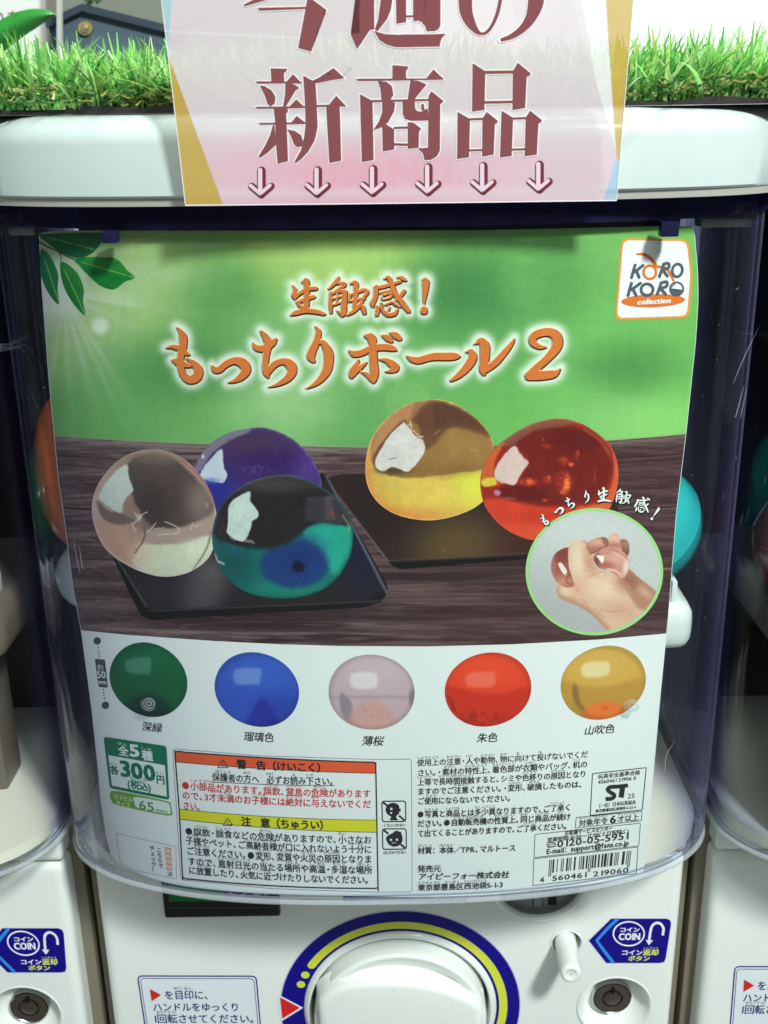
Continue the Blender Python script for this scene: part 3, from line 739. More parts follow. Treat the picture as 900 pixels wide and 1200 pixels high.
for k in range(14):     # long loose front strands
    x = rg.uniform(-0.18, 0.18); y = 0.006+abs(x)**2*0.25; a = rg.uniform(-.4, .4)+(0 if rg.random() < .5 else 3.14); base = len(V); col = tuple(lin((150, 200, 120)))
    p = [x, y, 0.005]
    for i in range(9):
        V.append(tuple(p)); V.append((p[0], p[1], p[2]+0.0007)); C.append(col); C.append(col)
        p[0] += 0.0030*math.cos(a); p[2] += 0.0016*math.sin(i*0.8+k)-0.0002; p[2] = max(p[2], 0.0005); p[1] += 0.0004
    for i in range(8): F.append((base+2*i, base+2*i+1, base+2*i+3, base+2*i+2))
gr = mesh('grass_blades', V, F, m, turf); gr['kind'] = 'stuff'
ca = gr.data.color_attributes.new('Col', 'FLOAT_COLOR', 'POINT'); cc = np.ones((len(V), 4), np.float32); cc[:, :3] = np.array(C); ca.data.foreach_set('color', cc.ravel())

# ------------------------------------------------------------------ the room behind
struct(box('floor', -4, 4, -4, 4, -0.86, -0.80, mat('grey_shop_floor', (120, 122, 120), 0.4, noise=0.1, nscale=3)))
struct(box('back_wall', -3, 0.02, 1.50, 1.60, -0.8, 2.4, mat('olive_grey_wall', (128, 134, 122), 0.7, noise=0.06, nscale=3)))
struct(box('white_wall', 0.022, 3, 1.46, 1.60, -0.8, 2.4, mat('bright_white_wall', (252, 252, 250), 0.6)))
def slab(name, px, y0, th, m, parent=None, bv=0.0):
    W = at([p[0] for p in px], [p[1] for p in px], y0); return prism_y(name, [(q[0], q[2]) for q in W], y0, y0+th, m, parent, bv)
o = slab('wall_notice', [(-60, -60), (51, -60), (57, 118), (-60, 118)], 1.10, 0.004, mat('notice_paper', (236, 238, 232), 0.6)); tag(o, 'white paper notice with black Japanese letters behind the grass at far left', 'notice')
b = Bin(lambda x, z: 1.10+0*x, 6); text(b, 'ります', -8, 27, 38, 23, 15, bold=0.4); tt = b.build('notice_text', ink((60, 62, 60)), None); tt.parent = o
hs = root('house_sign', 'blue-grey house-shaped board with a gold emblem behind the grass', 'sign board', tuple(at(120, 120, 0.95)))
slab('board', [(57, 30), (96, 11), (214, 42), (214, 130), (61, 130)], 0.95, 0.012, mat('blue_grey_board', (92, 112, 128), 0.5, noise=0.06, nscale=20), hs)
slab('roof_trim', [(52, 24), (96, 4), (216, 34), (216, 43), (96, 13), (54, 33)], 0.938, 0.012, mat('dark_blue_trim', (48, 62, 78), 0.5), hs)
def disc_px(name, cx, cy, r, y0, th, m, parent): return slab(name, [(cx+r*math.cos(t), cy+r*math.sin(t)) for t in np.linspace(0, 2*math.pi, 28, endpoint=False)], y0, th, m, parent)
em = disc_px('emblem', 99.5, 33, 8.2, 0.944, 0.006, mat('gold_emblem', (176, 158, 84), 0.5), hs)
disc_px('emblem_center', 99.5, 33, 5.4, 0.942, 0.003, mat('emblem_grey', (130, 130, 120), 0.5), em)
disc_px('emblem_dot', 101, 31, 2.6, 0.940, 0.003, mat('emblem_orange', (206, 170, 96), 0.5), em)
o = slab('pole', [(66, -40), (71, -40), (72, 118), (67, 118)], 0.90, 0.008, mat('pale_pole', (196, 200, 194), 0.4)); tag(o, 'thin pale pole standing in front of the house-shaped board', 'pole')
o = slab('wall_post', [(52, -60), (66, -60), (66, 118), (56, 118)], 1.05, 0.02, mat('taupe_post', (128, 120, 112), 0.5)); tag(o, 'taupe upright strip beside the white notice behind the grass', 'post')
pl = root('leafy_plant', 'broad green plastic leaf arching behind the grass at far left', 'plant', tuple(at(20, 110, 0.55)))
def leaf3d(name, cl, y0, parent, m):
    c = smooth_curve(cl, False, 2.0); V = []; F = []
    d = np.gradient(c[:, :2], axis=0); d /= np.linalg.norm(d, axis=1)[:, None]; nr = np.stack([-d[:, 1], d[:, 0]], 1)
    for i in range(len(c)):
        for s__, dy in ((-1, 0.004), (-.5, 0.0), (0, -0.004), (.5, 0.0), (1, 0.004)):
            q = c[i, :2]+nr[i]*s__*c[i, 2]/2; w_ = at(q[0], q[1], y0+dy); V.append(tuple(w_))
    for i in range(len(c)-1):
        for j in range(4): F.append((5*i+j, 5*i+j+1, 5*i+5+j+1, 5*i+5+j))
    return mesh(name, V, F, m, parent, True)
gl_ = mat('green_plastic_leaf', (44, 132, 52), 0.35, coat=0.3, noise=0.15, nscale=60)
leaf3d('leaf', [(-30, 66, 34), (-4, 46, 34), (20, 30, 30), (38, 22, 24), (52, 18, 15), (62, 17, 6), (66, 18, 1)], 0.55, pl, gl_)
leaf3d('leaf', [(20, 60, 12), (6, 80, 26), (-4, 110, 24)], 0.56, pl, gl_)
hp = root('hanging_plant', 'small dark green leaf cluster hanging above the house-shaped board', 'plant', tuple(at(112, 0, 1.3)))
for k in range(7):
    x = 104+rg.uniform(-8, 14); y = rg.uniform(-12, 6); a = rg.uniform(0, 6.28)
    leaf3d('leaf', [(x, y, 2), (x+4*math.cos(a), y+4*abs(math.sin(a)), 6), (x+9*math.cos(a), y+9*abs(math.sin(a)), 1)], 1.30+0.01*k, hp, mat('far_leaf', (64, 104, 52), 0.5))
o = slab('cyan_tag', [(812, 62), (816, 58), (842, 88), (838, 100), (815, 90)], 0.60, 0.004, mat('cyan_plastic', (60, 214, 190), 0.4)); tag(o, 'small turquoise plastic piece half hidden in the grass on the right', 'plastic piece')
# ------------------------------------------------------------------ the poster
poster = root('product_poster', 'printed capsule-toy poster with five glossy balls, standing inside the clear case of the middle machine', 'poster', tuple(proj(440, 1040, s_poster)))
def LX(y): return np.interp(y, [265, 275, 340, 450, 560, 600, 690, 740, 830, 900, 940, 985, 1012], [44.5, 45.5, 49, 57.5, 68, 74, 85.5, 95, 107, 114.5, 118, 125, 135])
def RX(y): return np.interp(y, [260, 266, 272, 320, 350, 400, 510, 600, 720, 810, 900, 1000, 1032], [806, 812, 814, 818, 818.5, 815.5, 804, 793, 783.5, 774.5, 766.5, 757, 753])
def TOPY(x): return np.interp(x, [44, 60, 120, 300, 560, 700, 780, 818], [274, 270.5, 270, 270.5, 270, 267, 265, 265])
def WT(x): return np.interp(x, [60, 66, 150, 250, 430, 600, 700, 770, 806], [510.5, 511.5, 517, 521, 524.5, 522.5, 517.5, 512, 508.5])
def WB(x): return np.interp(x, [90, 95, 150, 250, 330, 400, 500, 600, 700, 784], [737.5, 738.5, 744, 751, 755, 757, 757.5, 755, 749.5, 742])
xs = np.linspace(0, 1, 120)
lft = [(float(LX(y)), y) for y in np.linspace(274, 985, 90)]
bot = [(float(x), float(y)) for x, y in smooth_curve([(126, 988), (131, 1003), (142, 1014), (160, 1022), (190, 1033), (240, 1041.5), (330, 1048), (480, 1051), (560, 1049), (640, 1042), (700, 1035), (740, 1030), (751, 1027), (754, 1020)], False, 5)[:, :2]]
rgt = [(float(RX(y)), y) for y in np.linspace(1015, 268, 90)]
topl = [(x, float(TOPY(x))) for x in np.linspace(811, 47, 90)]
outl = lft+bot+rgt+topl
b = Bin(s_poster, 0.0); b.eps = -0.012; b.poly(outl, cell=6, celly=24)
sheet = b.build('paper_sheet', mat('white_poster_paper', (230, 237, 235), 0.42, noise=0.012, nscale=30, spec=0.35, bump=0.15, bscale=45), poster)

# ---- brush characters of the headline, as centre lines with widths
GL = {}
def G(ch, off, s, strokes): GL[ch] = [np.array(P_([tuple(q) for q in st], off, s)) for st in strokes]
G('も', (190, 370), 7.5, [[(128, 100, 8), (158, 130, 34), (183, 180, 66), (185, 260, 66), (165, 350, 60), (163, 440, 58), (190, 520, 62), (245, 562, 72), (305, 535, 84), (318, 470, 76), (275, 415, 50), (218, 375, 12)], [(35, 282, 8), (90, 272, 34), (160, 290, 50), (205, 325, 46), (235, 340, 22)], [(95, 392, 24), (140, 405, 62), (200, 430, 48), (248, 442, 26)]])
G('っ', (190, 370), 7.5, [[(440, 440, 16), (462, 470, 52), (500, 475, 56), (560, 425, 58), (635, 395, 62), (710, 415, 86), (738, 475, 82), (695, 535, 64), (635, 572, 34), (578, 586, 8)]])
G('ち', (290, 370), 7.5, [[(122, 135, 22), (160, 185, 56), (182, 240, 66), (165, 350, 54), (158, 440, 54), (168, 500, 58), (182, 540, 16)], [(172, 505, 50), (235, 430, 56), (315, 400, 56), (378, 430, 84), (392, 490, 80), (345, 555, 62), (260, 605, 30), (180, 628, 6)], [(50, 238, 12), (78, 280, 48), (150, 285, 62), (220, 238, 56), (250, 205, 26)]])
G('り', (290, 370), 7.5, [[(600, 92, 10), (625, 140, 46), (605, 230, 58), (568, 310, 70), (558, 360, 68), (580, 395, 36)], [(625, 235, 30), (665, 235, 46), (705, 300, 74), (716, 370, 82), (700, 470, 78), (648, 550, 60), (585, 605, 34), (513, 640, 6)]])
G('ボ', (400, 370), 7.5, [[(72, 308, 16), (115, 335, 56), (180, 325, 54), (260, 290, 56), (370, 275, 60), (450, 285, 52), (478, 300, 24)], [(215, 175, 30), (262, 190, 74), (280, 260, 64), (285, 400, 66), (293, 500, 70), (285, 570, 42), (283, 590, 12)], [(175, 492, 8), (225, 515, 36), (275, 560, 46)], [(150, 385, 16), (140, 425, 44), (110, 480, 70), (92, 525, 52), (92, 542, 22)], [(226, 405, 10), (185, 440, 34), (120, 500, 36)], [(335, 382, 12), (395, 392, 40), (455, 430, 70), (472, 462, 72), (430, 486, 32), (385, 490, 8)], [(362, 172, 16), (405, 192, 52), (438, 222, 34)], [(432, 150, 18), (480, 172, 58), (515, 200, 38)]])
G('ー', (400, 370), 7.5, [[(578, 355, 14), (620, 380, 46), (680, 392, 60), (740, 375, 60), (820, 358, 66), (910, 358, 68), (985, 356, 66), (1030, 354, 40), (1040, 354, 20)]])
G('ル', (510, 370), 5.625, [[(205, 238, 8), (235, 235, 36), (248, 275, 56), (212, 335, 54), (160, 388, 40), (108, 424, 20)], [(262, 186, 10), (300, 165, 44), (328, 200, 62), (326, 290, 58), (318, 355, 52), (322, 385, 20)], [(318, 368, 36), (395, 310, 44), (465, 232, 38), (505, 180, 24), (522, 148, 6)]])
G('2', (510, 370), 5.625, [[(728, 206, 12), (690, 205, 32), (645, 175, 44), (655, 130, 52), (735, 106, 54), (798, 130, 66), (802, 200, 64), (735, 285, 50), (660, 350, 48), (618, 392, 42), (625, 405, 40)], [(622, 395, 62), (700, 393, 62), (775, 385, 52), (808, 368, 26), (824, 345, 6)]])
G('生', (335, 310), 10, [[(85, 240, 12), (110, 300, 50), (98, 360, 60), (115, 400, 24)], [(105, 385, 40), (180, 325, 42), (260, 285, 46), (355, 278, 44)], [(135, 440, 30), (200, 418, 44), (270, 392, 46), (328, 375, 44)], [(203, 200, 34), (240, 185, 62), (247, 260, 64), (247, 400, 58), (240, 520, 60)], [(140, 440, 30), (175, 490, 40), (230, 520, 36)], [(60, 592, 16), (110, 568, 56), (230, 542, 56), (360, 552, 54), (450, 578, 36)]])
G('触', (335, 310), 10, [[(618, 140, 16), (600, 185, 52), (510, 280, 26)], [(585, 215, 26), (690, 225, 44), (640, 275, 38), (560, 320, 16)], [(530, 330, 36), (525, 450, 42), (532, 560, 28)], [(530, 345, 28), (620, 312, 34), (700, 318, 48)], [(695, 320, 56), (685, 450, 60), (680, 560, 60), (660, 608, 16)], [(600, 535, 8), (640, 570, 36), (670, 600, 24)], [(540, 405, 22), (665, 368, 22)], [(540, 478, 26), (660, 440, 24)], [(610, 340, 22), (600, 450, 22)],
  [(768, 218, 26), (820, 212, 54), (822, 330, 50), (812, 500, 50)], [(755, 350, 30), (748, 430, 26)], [(760, 355, 28), (850, 318, 36), (920, 295, 44), (955, 320, 46), (920, 370, 36)], [(750, 430, 22), (830, 412, 30), (920, 395, 36)], [(728, 588, 26), (800, 540, 46), (880, 460, 40), (900, 410, 30)], [(880, 470, 24), (905, 500, 52), (925, 565, 40)]])
G('感', (420, 310), 10, [[(308, 165, 18), (350, 150, 48), (388, 215, 54), (430, 330, 58), (520, 450, 62), (590, 545, 44)], [(198, 265, 36), (260, 265, 42), (380, 232, 42), (490, 200, 36)], [(212, 260, 52), (203, 360, 54), (168, 450, 56), (172, 495, 18)], [(465, 145, 20), (520, 160, 50), (558, 185, 24)], [(535, 310, 48), (490, 370, 40), (440, 420, 14)], [(262, 330, 24), (320, 318, 28), (385, 300, 22)], [(290, 350, 22), (280, 405, 24)], [(300, 360, 20), (385, 335, 30), (378, 385, 26), (300, 410, 18)], [(218, 480, 20), (228, 530, 48), (218, 592, 32)], [(268, 445, 20), (285, 530, 38), (350, 588, 46), (425, 575, 48), (455, 530, 30)], [(322, 468, 26), (400, 440, 30), (440, 470, 30), (485, 495, 22)], [(365, 500, 22), (350, 545, 18)]])
G('！', (420, 310), 10, [[(778, 178, 56), (792, 200, 78), (788, 280, 66), (778, 380, 40), (772, 465, 10)], [(771, 520, 70), (772, 545, 78)]])
order_big = ['も', 'っ', 'ち', 'り', 'ボ', 'ー', 'ル', '2']; order_sm = ['生', '触', '感', '！']
HALO = []
for ch in order_big+order_sm:
    for st in GL[ch]:
        c = smooth_curve(st, False, 2.5); HALO.append(c)
HALO = np.concatenate(HALO)
def halo_dist(X, Y):
    x = X.ravel(); y = Y.ravel(); out = np.full(x.shape, 99.0)
    sel = np.where((x > 180) & (x < 680) & (y > 310) & (y < 475))[0]
    for i in range(0, len(sel), 3000):
        s_ = sel[i:i+3000]; d = np.hypot(x[s_][:, None]-HALO[None, :, 0], y[s_][:, None]-HALO[None, :, 1])-HALO[None, :, 2]/2
        out[s_] = d.min(1)
    return out.reshape(X.shape)

# ---- green backdrop picture
CPS = np.array([[60,290,150,170,140],[60,340,190,200,190],[75,400,160,190,120],[70,480,105,170,95],[120,300,150,185,130],[150,300,165,190,120],[165,350,150,190,105],[117,383,175,205,150],[200,290,140,180,105],[250,350,96,160,84],[330,285,140,185,90],[400,300,158,198,96],[450,290,130,182,88],[520,300,112,176,88],[560,350,74,140,76],[530,360,80,148,78],[620,300,104,172,88],[700,290,112,178,92],[640,340,90,160,80],[680,400,104,180,90],[790,400,104,178,86],[800,330,108,180,86],[790,290,110,180,88],[700,470,108,184,92],[780,490,124,206,96],[760,430,92,166,80],[600,480,100,180,86],[660,490,108,188,92],[420,470,90,160,84],[380,440,110,176,96],[470,450,104,170,92],[300,490,112,180,100],[330,470,128,186,116],[200,480,96,160,88],[230,420,84,152,80],[150,440,92,162,86],[110,460,104,170,96],[110,500,96,166,90],[240,500,106,172,96],[500,420,100,170,88],[590,420,88,160,80],[350,400,120,184,100],[300,420,104,170,96]], float)
def green(X, Y):
    num = 0; den = 1e-9
    wx = X+10*(fbm(X/60, Y/60, 3)-.5); wy = Y+24*(fbm(X/50, Y/50, 5)-.5)
    for x, y, r, g, b_ in CPS:
        w_ = np.exp(-((wx-x)**2+(wy-y)**2)/(2*34.0**2))+1e-7; num = num+w_[..., None]*np.array([r, g, b_]); den = den+w_
    c = num/den[..., None]
    # bokeh discs
    for cx, cy, r, a in ((478, 472, 26, .12), (250, 330, 20, .06), (330, 470, 22, .10), (610, 330, 30, .06), (720, 330, 24, -.10), (735, 445, 22, -.08), (150, 350, 34, .05)):
        c = mix(c, (190, 225, 150) if a > 0 else (60, 120, 60), emask(X, Y, cx, cy, r, r, .05)*abs(a))
    # sun rays from the upper left
    dx = X-75; dy = Y-345; an = np.arctan2(dy, dx); rr_ = np.hypot(dx, dy)
    ray = np.zeros_like(X)
    for a0, w0, L in ((1.52, .05, 120), (1.30, .05, 150), (1.13, .035, 170), (1.02, .05, 140), (1.72, .04, 90), (.42, .05, 60), (0.02, .12, 110), (.15, .05, 150)):
        ray += np.exp(-((an-a0)/w0)**2)*np.exp(-rr_/L)*.9
    c = mix(c, (206, 220, 200), np.clip(ray*(.25+.9*fbm(X/22, Y/30, 14))*(1-sst(70, 150, rr_)*.75), 0, .6))
    c = mix(c, (205, 212, 205), emask(X, Y, 62, 345, 34, 30, .6)*.8)
    c = mix(c, (170, 205, 120), (emask(X, Y, 118, 383, 21, 20, .06)-emask(X, Y, 118, 383, 18, 17, .1))*.5)
    c = mix(c, (222, 236, 222), emask(X, Y, 117, 382, 10, 10, .5)*.85)
    c = mix(c, (178, 200, 168), emask(X, Y, 130, 322, 90, 14, .8)*.55)
    c = mix(c, (196, 206, 170), flat(X, (1, 1, 1))[..., 0]*.10); c = mix(c, (196, 214, 150), emask(X, Y, 390, 290, 90, 34, .9)*.35); c = mix(c, (178, 214, 150), emask(X, Y, 210, 350, 60, 50, .9)*.16); c = mix(c, (176, 220, 150), emask(X, Y, 740, 500, 70, 40, .9)*.25); c = mix(c, (190, 220, 170), emask(X, Y, 330, 478, 60, 26, .8)*.3); c = mix(c, (52, 112, 62), emask(X, Y, 535, 335, 56, 40, .9)*.5); c = mix(c, (54, 116, 64), emask(X, Y, 225, 430, 62, 34, .9)*.42); c = mix(c, (60, 118, 66), emask(X, Y, 735, 432, 56, 26, .9)*.5); c = mix(c, (64, 124, 68), emask(X, Y, 655, 330, 34, 40, .9)*.3); c = mix(c, (60, 120, 66), emask(X, Y, 262, 345, 40, 34, .9)*.3); c = mix(c, (168, 196, 150), emask(X, Y, 330, 425, 70, 50, .9)*.16); c = mix(c, (172, 206, 110), emask(X, Y, 400, 285, 70, 26, .9)*.5)
    # hem at the top of the sheet, faint creases
    c = c*(1+(.05*(fbm(X/9, Y/34, 8)-.5)+.05*(fbm(X/28, Y/6, 9)-.5)))[..., None]
    c = mix(c, (205, 225, 170), np.exp(-np.abs(Y-TOPY(X)-3)/3)*.15)
    d = halo_dist(X, Y)
    h = np.exp(-np.clip(d-1.0, 0, 99)**2/(2*4.6**2))*.88
    c = mix(c, (232, 240, 230), h*(d < 40))
    c = mix(c, (160, 150, 120), np.exp(-np.abs(Y-WT(X))/1.0)*.7)
    return c
ny, nx = 165, 500
Sg, Tg = np.meshgrid(np.linspace(0, 1, nx), np.linspace(0, 1, ny))
def region(yt, yb, Sg, Tg):
    X = 50+750*Sg
    for _ in range(6):
        Yv = yt(X)+(yb(X)-yt(X))*Tg; X = LX(Yv)+(RX(Yv)-LX(Yv))*Sg
    return X, yt(X)+(yb(X)-yt(X))*Tg
X, Yv = region(lambda x: TOPY(x)+0.3, WT, Sg*0.9985+0.0008, Tg)
gback = grid_obj('green_leafy_backdrop', X, Yv, green, s_poster, 1.0, MATS['vcol'], poster)

def wood(X, Y):
    # planks run across and rise a little with the curl of the sheet
    v = Y-(WT(X)-524)*0.6-(X-430)*0.004; persp = (Y-500)/260
    n1 = fbm(X/120+3, v/2.6/(0.6+persp*.6), 21, 4); n2 = fbm(X/46, v/1.3, 33, 3); n3 = fbm(X/260, v/9, 41, 3)
    c = flat(X, (106, 86, 88)); c = mix(c, (56, 37, 42), sst(.38, .60, n1)*.8); c = mix(c, (148, 128, 126), sst(.52, .74, n2)*.5); c = mix(c, (42, 25, 31), sst(.45, .68, n3)*.6); c = mix(c, (168, 150, 148), sst(.62, .82, fbm(X/70, v/.8, 47, 3))*.4)
    rt = sst(300, 640, X); c = mix(c, (70, 42, 42), rt*.55); c = mix(c, (132, 118, 124), (1-sst(70, 300, X))*.30)
    for y0, a in ((545, .5), (606, .8), (560, 0), (664, .6), (700, .35)):
        yy = y0+(WT(X)-524)*0.9; c = mix(c, (30, 20, 26), np.exp(-((Y-yy)/1.0)**2)*a*(0.5+.5*sst(.3, .6, n2))); c = mix(c, (156, 128, 124), np.exp(-((Y-yy-2)/.9)**2)*a*.55)
    yy = 676+(WT(X)-524)*.7; c = mix(c, (190, 140, 134), np.exp(-((Y-yy)/1.2)**2)*sst(560, 640, X)*.6)
    c = mix(c, (150, 138, 136), np.exp(-np.abs(Y-WT(X)-3)/3.4)*.55)
    c = mix(c, (40, 26, 32), emask(X, Y, 300, 705, 150, 26, .5)*.45+0*X); c = mix(c, (40, 26, 30), emask(X, Y, 560, 664, 120, 16, .6)*.4)
    return c
ny, nx = 215, 470
Sg, Tg = np.meshgrid(np.linspace(0, 1, nx), np.linspace(0, 1, ny))
X, Yv = region(WT, WB, Sg*0.9985+0.0008, Tg)
wback = grid_obj('wooden_table_picture', X, Yv, wood, s_poster, 1.0, MATS['vcol'], poster)

# ---- trays
def area_grid(name, pts, fn, layer, parent, step=2.2):
    """fan of a closed outline about its centre, coloured by fn"""
    o = np.array(pts, float); n = len(o); P = []
    for i in range(n):
        a, b_ = o[i], o[(i+1) % n]; k = max(1, int(np.linalg.norm(b_-a)/step))
        for j in range(k): P.append(a+(b_-a)*j/k)
    P = np.array(P+[P[0]]); c = P[:-1].mean(0); nr = max(6, int(np.max(np.linalg.norm(P-c, axis=1))/step))
    r = np.linspace(0, 1, nr)[:, None]
    return grid_obj(name, c[0]+(P[None, :, 0]-c[0])*r, c[1]+(P[None, :, 1]-c[1])*r, fn, s_poster, layer, MATS['vcol'], parent)
def tray_a(X, Y):
    c = flat(X, (36, 33, 38)); c = mix(c, (120, 112, 114), emask(X, Y, 241, 684, 22, 34, .8, .5)*.75); c = mix(c, (54, 50, 60), emask(X, Y, 200, 690, 60, 20, .8)*.5)
    c = mix(c, (20, 22, 58), emask(X, Y, 425, 655, 24, 40, .7)*.6)
    e = pmask(X, Y, [(131, 640), (172, 711), (180, 715), (430, 703), (447, 692), (451, 686), (388, 566), (370, 560), (140, 600)], 1.2, True)
    c = mix(c, (18, 16, 22), 1-e)
    d = np.abs((X-385)*(690-562)-(Y-562)*(451-385))/np.hypot(66, 128); c = mix(c, (112, 110, 128), np.exp(-(d/1.4)**2)*.9)
    d = np.abs((X-128)*(712-640)-(Y-640)*(172-128))/np.hypot(44, 72); c = mix(c, (104, 98, 100), np.exp(-(d/1.2)**2)*.8*(Y < 712))
    c = mix(c, (96, 92, 96), np.exp(-((Y-(716-(X-180)*.044))/1.0)**2)*.55*(X > 175))
    return c
def tray_b(X, Y):
    c = flat(X, (50, 34, 34)); c = mix(c, (120, 98, 50), emask(X, Y, 535, 640, 50, 34, .8)*.6); c = mix(c, (30, 22, 24), emask(X, Y, 440, 600, 50, 40, .8)*.5); c = mix(c, (90, 34, 24), emask(X, Y, 615, 640, 30, 20, .8)*.4)
    d = np.abs((X-384)*(655-566)-(Y-566)*(452-384))/np.hypot(68, 89); c = mix(c, (124, 118, 120), np.exp(-(d/1.4)**2)*.9)
    c = mix(c, (20, 15, 18), sst(656, 661, Y+(X-460)*.05)); c = mix(c, (84, 72, 68), np.exp(-((Y+(X-460)*.055-657)/.9)**2)*.6)
    return c
area_grid('black_tray_picture', [(383, 562), (388, 558), (400, 556), (560, 552), (724, 560), (724, 640), (640, 653), (486, 666), (468, 667), (456, 660), (446, 648)], tray_b, 2.0, poster)
area_grid('black_tray_picture', [(118, 622), (140, 590), (330, 556), (378, 555), (386, 562), (453, 684), (455, 694), (446, 706), (425, 712), (250, 722), (178, 727), (166, 722), (158, 708)], tray_a, 2.5, poster)

# ---- balls (each painted in its own local frame)
def lmask(X, Y, pts, w_, soft=2.0):
    d = np.full(X.shape, 1e9)
    for (x1, y1), (x2, y2) in zip(pts[:-1], pts[1:]):
        dx, dy = x2-x1, y2-y1; t = np.clip(((X-x1)*dx+(Y-y1)*dy)/(dx*dx+dy*dy+1e-9), 0, 1); d = np.minimum(d, np.hypot(X-x1-t*dx, Y-y1-t*dy))
    return 1-sst(w_/2, w_/2+soft, d)
def cv(pts): return [tuple(p) for p in smooth_curve(pts, False, 10)]
def edge_glow(c, X, Y, ol, width, col, a, lo=None):
    """tint that grows towards the outline, optionally weighted by direction lo"""
    o = smooth_curve(ol, True, 8.0); cx, cy = o[:, 0].mean(), o[:, 1].mean()
    ang = np.arctan2(o[:, 1]-cy, o[:, 0]-cx) % (2*np.pi); rad = np.hypot(o[:, 0]-cx, o[:, 1]-cy); k = np.argsort(ang)
    A = np.arctan2(Y-cy, X-cx) % (2*np.pi); rr_ = np.interp(A, ang[k], rad[k], period=2*np.pi); e = rr_-np.hypot(X-cx, Y-cy)
    m = np.exp(-np.clip(e, 0, None)/width)*a
    if lo is not None: m = m*np.clip(.5+.5*np.cos(A-lo), 0, 1)**1.5
    return mix(c, col, np.clip(m, 0, 1))
OA = [(440, 62), (300, 85), (180, 160), (80, 290), (42, 420), (60, 560), (130, 700), (260, 800), (420, 865), (560, 875), (690, 835), (795, 745), (838, 600), (830, 430), (765, 270), (650, 140), (540, 80)]
OB = [(350, 48), (200, 80), (90, 160), (35, 260), (45, 420), (150, 560), (400, 640), (610, 520), (688, 360), (645, 220), (550, 115), (440, 60)]
OC = [(490, 292), (370, 310), (260, 360), (170, 450), (128, 570), (135, 690), (190, 810), (290, 890), (420, 925), (560, 925), (680, 890), (780, 810), (840, 690), (848, 580), (815, 475), (740, 390), (640, 330), (560, 300)]
OD = [(450, 42), (300, 75), (170, 165), (80, 290), (45, 430), (55, 570), (120, 680), (230, 755), (380, 790), (520, 785), (680, 735), (785, 660), (838, 540), (848, 400), (820, 270), (740, 165), (630, 85), (540, 50)]
OE = [(490, 52), (350, 80), (220, 150), (110, 240), (50, 350), (40, 460), (70, 570), (150, 670), (260, 740), (380, 768), (540, 750), (680, 690), (790, 590), (840, 460), (845, 330), (800, 210), (700, 120), (600, 70)]
def cA(x, y):
    c = flat(x, (176, 150, 141)); c = mix(c, (150, 128, 118), 1-sst(90, 240, y)); c = mix(c, (196, 168, 156), emask(x, y, 90, 420, 60, 200, .9)*.6)
    c = mix(c, (192, 150, 134), pmask(x, y, [(90, 520), (300, 535), (385, 600), (365, 700), (300, 800), (190, 770), (100, 660)], 26)*.85)
    c = mix(c, (84, 71, 69), pmask(x, y, [(262, 190), (300, 125), (400, 95), (540, 110), (660, 200), (755, 300), (815, 400), (812, 470), (720, 520), (610, 560), (480, 570), (400, 530), (340, 450), (300, 350), (272, 270)], 16)*.97)
    c = mix(c, (150, 128, 116), emask(x, y, 470, 110, 220, 44, .9)*.5); c = mix(c, (158, 138, 132), emask(x, y, 745, 400, 85, 130, .9)*.62); c = mix(c, (60, 50, 51), emask(x, y, 440, 430, 130, 150, .8)*.7)
    c = mix(c, (106, 88, 83), pmask(x, y, [(78, 390), (150, 455), (235, 475), (310, 520), (220, 545), (120, 510), (85, 450)], 10)*.85)
    c = mix(c, (172, 148, 138), pmask(x, y, [(372, 590), (480, 575), (620, 562), (820, 520), (812, 600), (700, 645), (520, 668), (370, 655)], 7)*.95)
    c = mix(c, (209, 216, 190), pmask(x, y, [(365, 672), (500, 672), (640, 660), (800, 610), (825, 640), (790, 745), (700, 830), (560, 868), (420, 862), (310, 800), (330, 720)], 12)*.97)
    c = mix(c, (218, 190, 170), emask(x, y, 350, 755, 60, 90, .9)*.7); c = mix(c, (226, 232, 214), emask(x, y, 700, 700, 80, 60, .9)*.6)
    c = mix(c, (112, 92, 84), lmask(x, y, cv([(808, 590), (765, 720), (690, 832)]), 5, 8)*.6)
    c = mix(c, (152, 122, 110), pmask(x, y, [(245, 400), (290, 378), (352, 455), (330, 500), (245, 480)], 5, True)*.8)
    c = mix(c, (204, 211, 203), pmask(x, y, [(92, 342), (150, 255), (215, 188), (270, 163), (278, 240), (306, 325), (262, 372), (236, 420), (226, 472), (165, 440), (98, 385)], 5)); c = mix(c, (186, 190, 186), emask(x, y, 210, 330, 50, 60, .8)*sst(.45, .6, fbm(x/30, y/30, 5))*.2)
    c = mix(c, (92, 70, 64), lmask(x, y, cv([(375, 560), (378, 630), (318, 725)]), 3, 7)*.7)
    for p in ([(318, 470), (340, 512), (362, 480), (392, 464)], [(330, 515), (305, 552), (328, 580)], [(300, 540), (318, 590)], [(398, 592), (428, 566), (452, 534)], [(460, 606), (545, 606), (598, 588), (585, 556), (510, 524)], [(440, 574), (500, 566)], [(676, 574), (690, 540)], [(700, 560), (740, 545)]):
        c = mix(c, (214, 196, 182), lmask(x, y, cv(p), 3, 4)*.85)
    c = mix(c, (232, 218, 204), emask(x, y, 345, 500, 16, 26, .6)*.6); c = mix(c, (226, 150, 120), emask(x, y, 775, 415, 10, 16, .8)*.6)
    c = mix(c, (168, 84, 68), lmask(x, y, cv([(610, 130), (700, 205), (775, 300), (828, 420)]), 4, 9)*.7)
    c = edge_glow(c, x, y, OA, 7, (236, 234, 222), .8, 1.3); return edge_glow(c, x, y, OA, 9, (206, 176, 160), .7, 3.6)
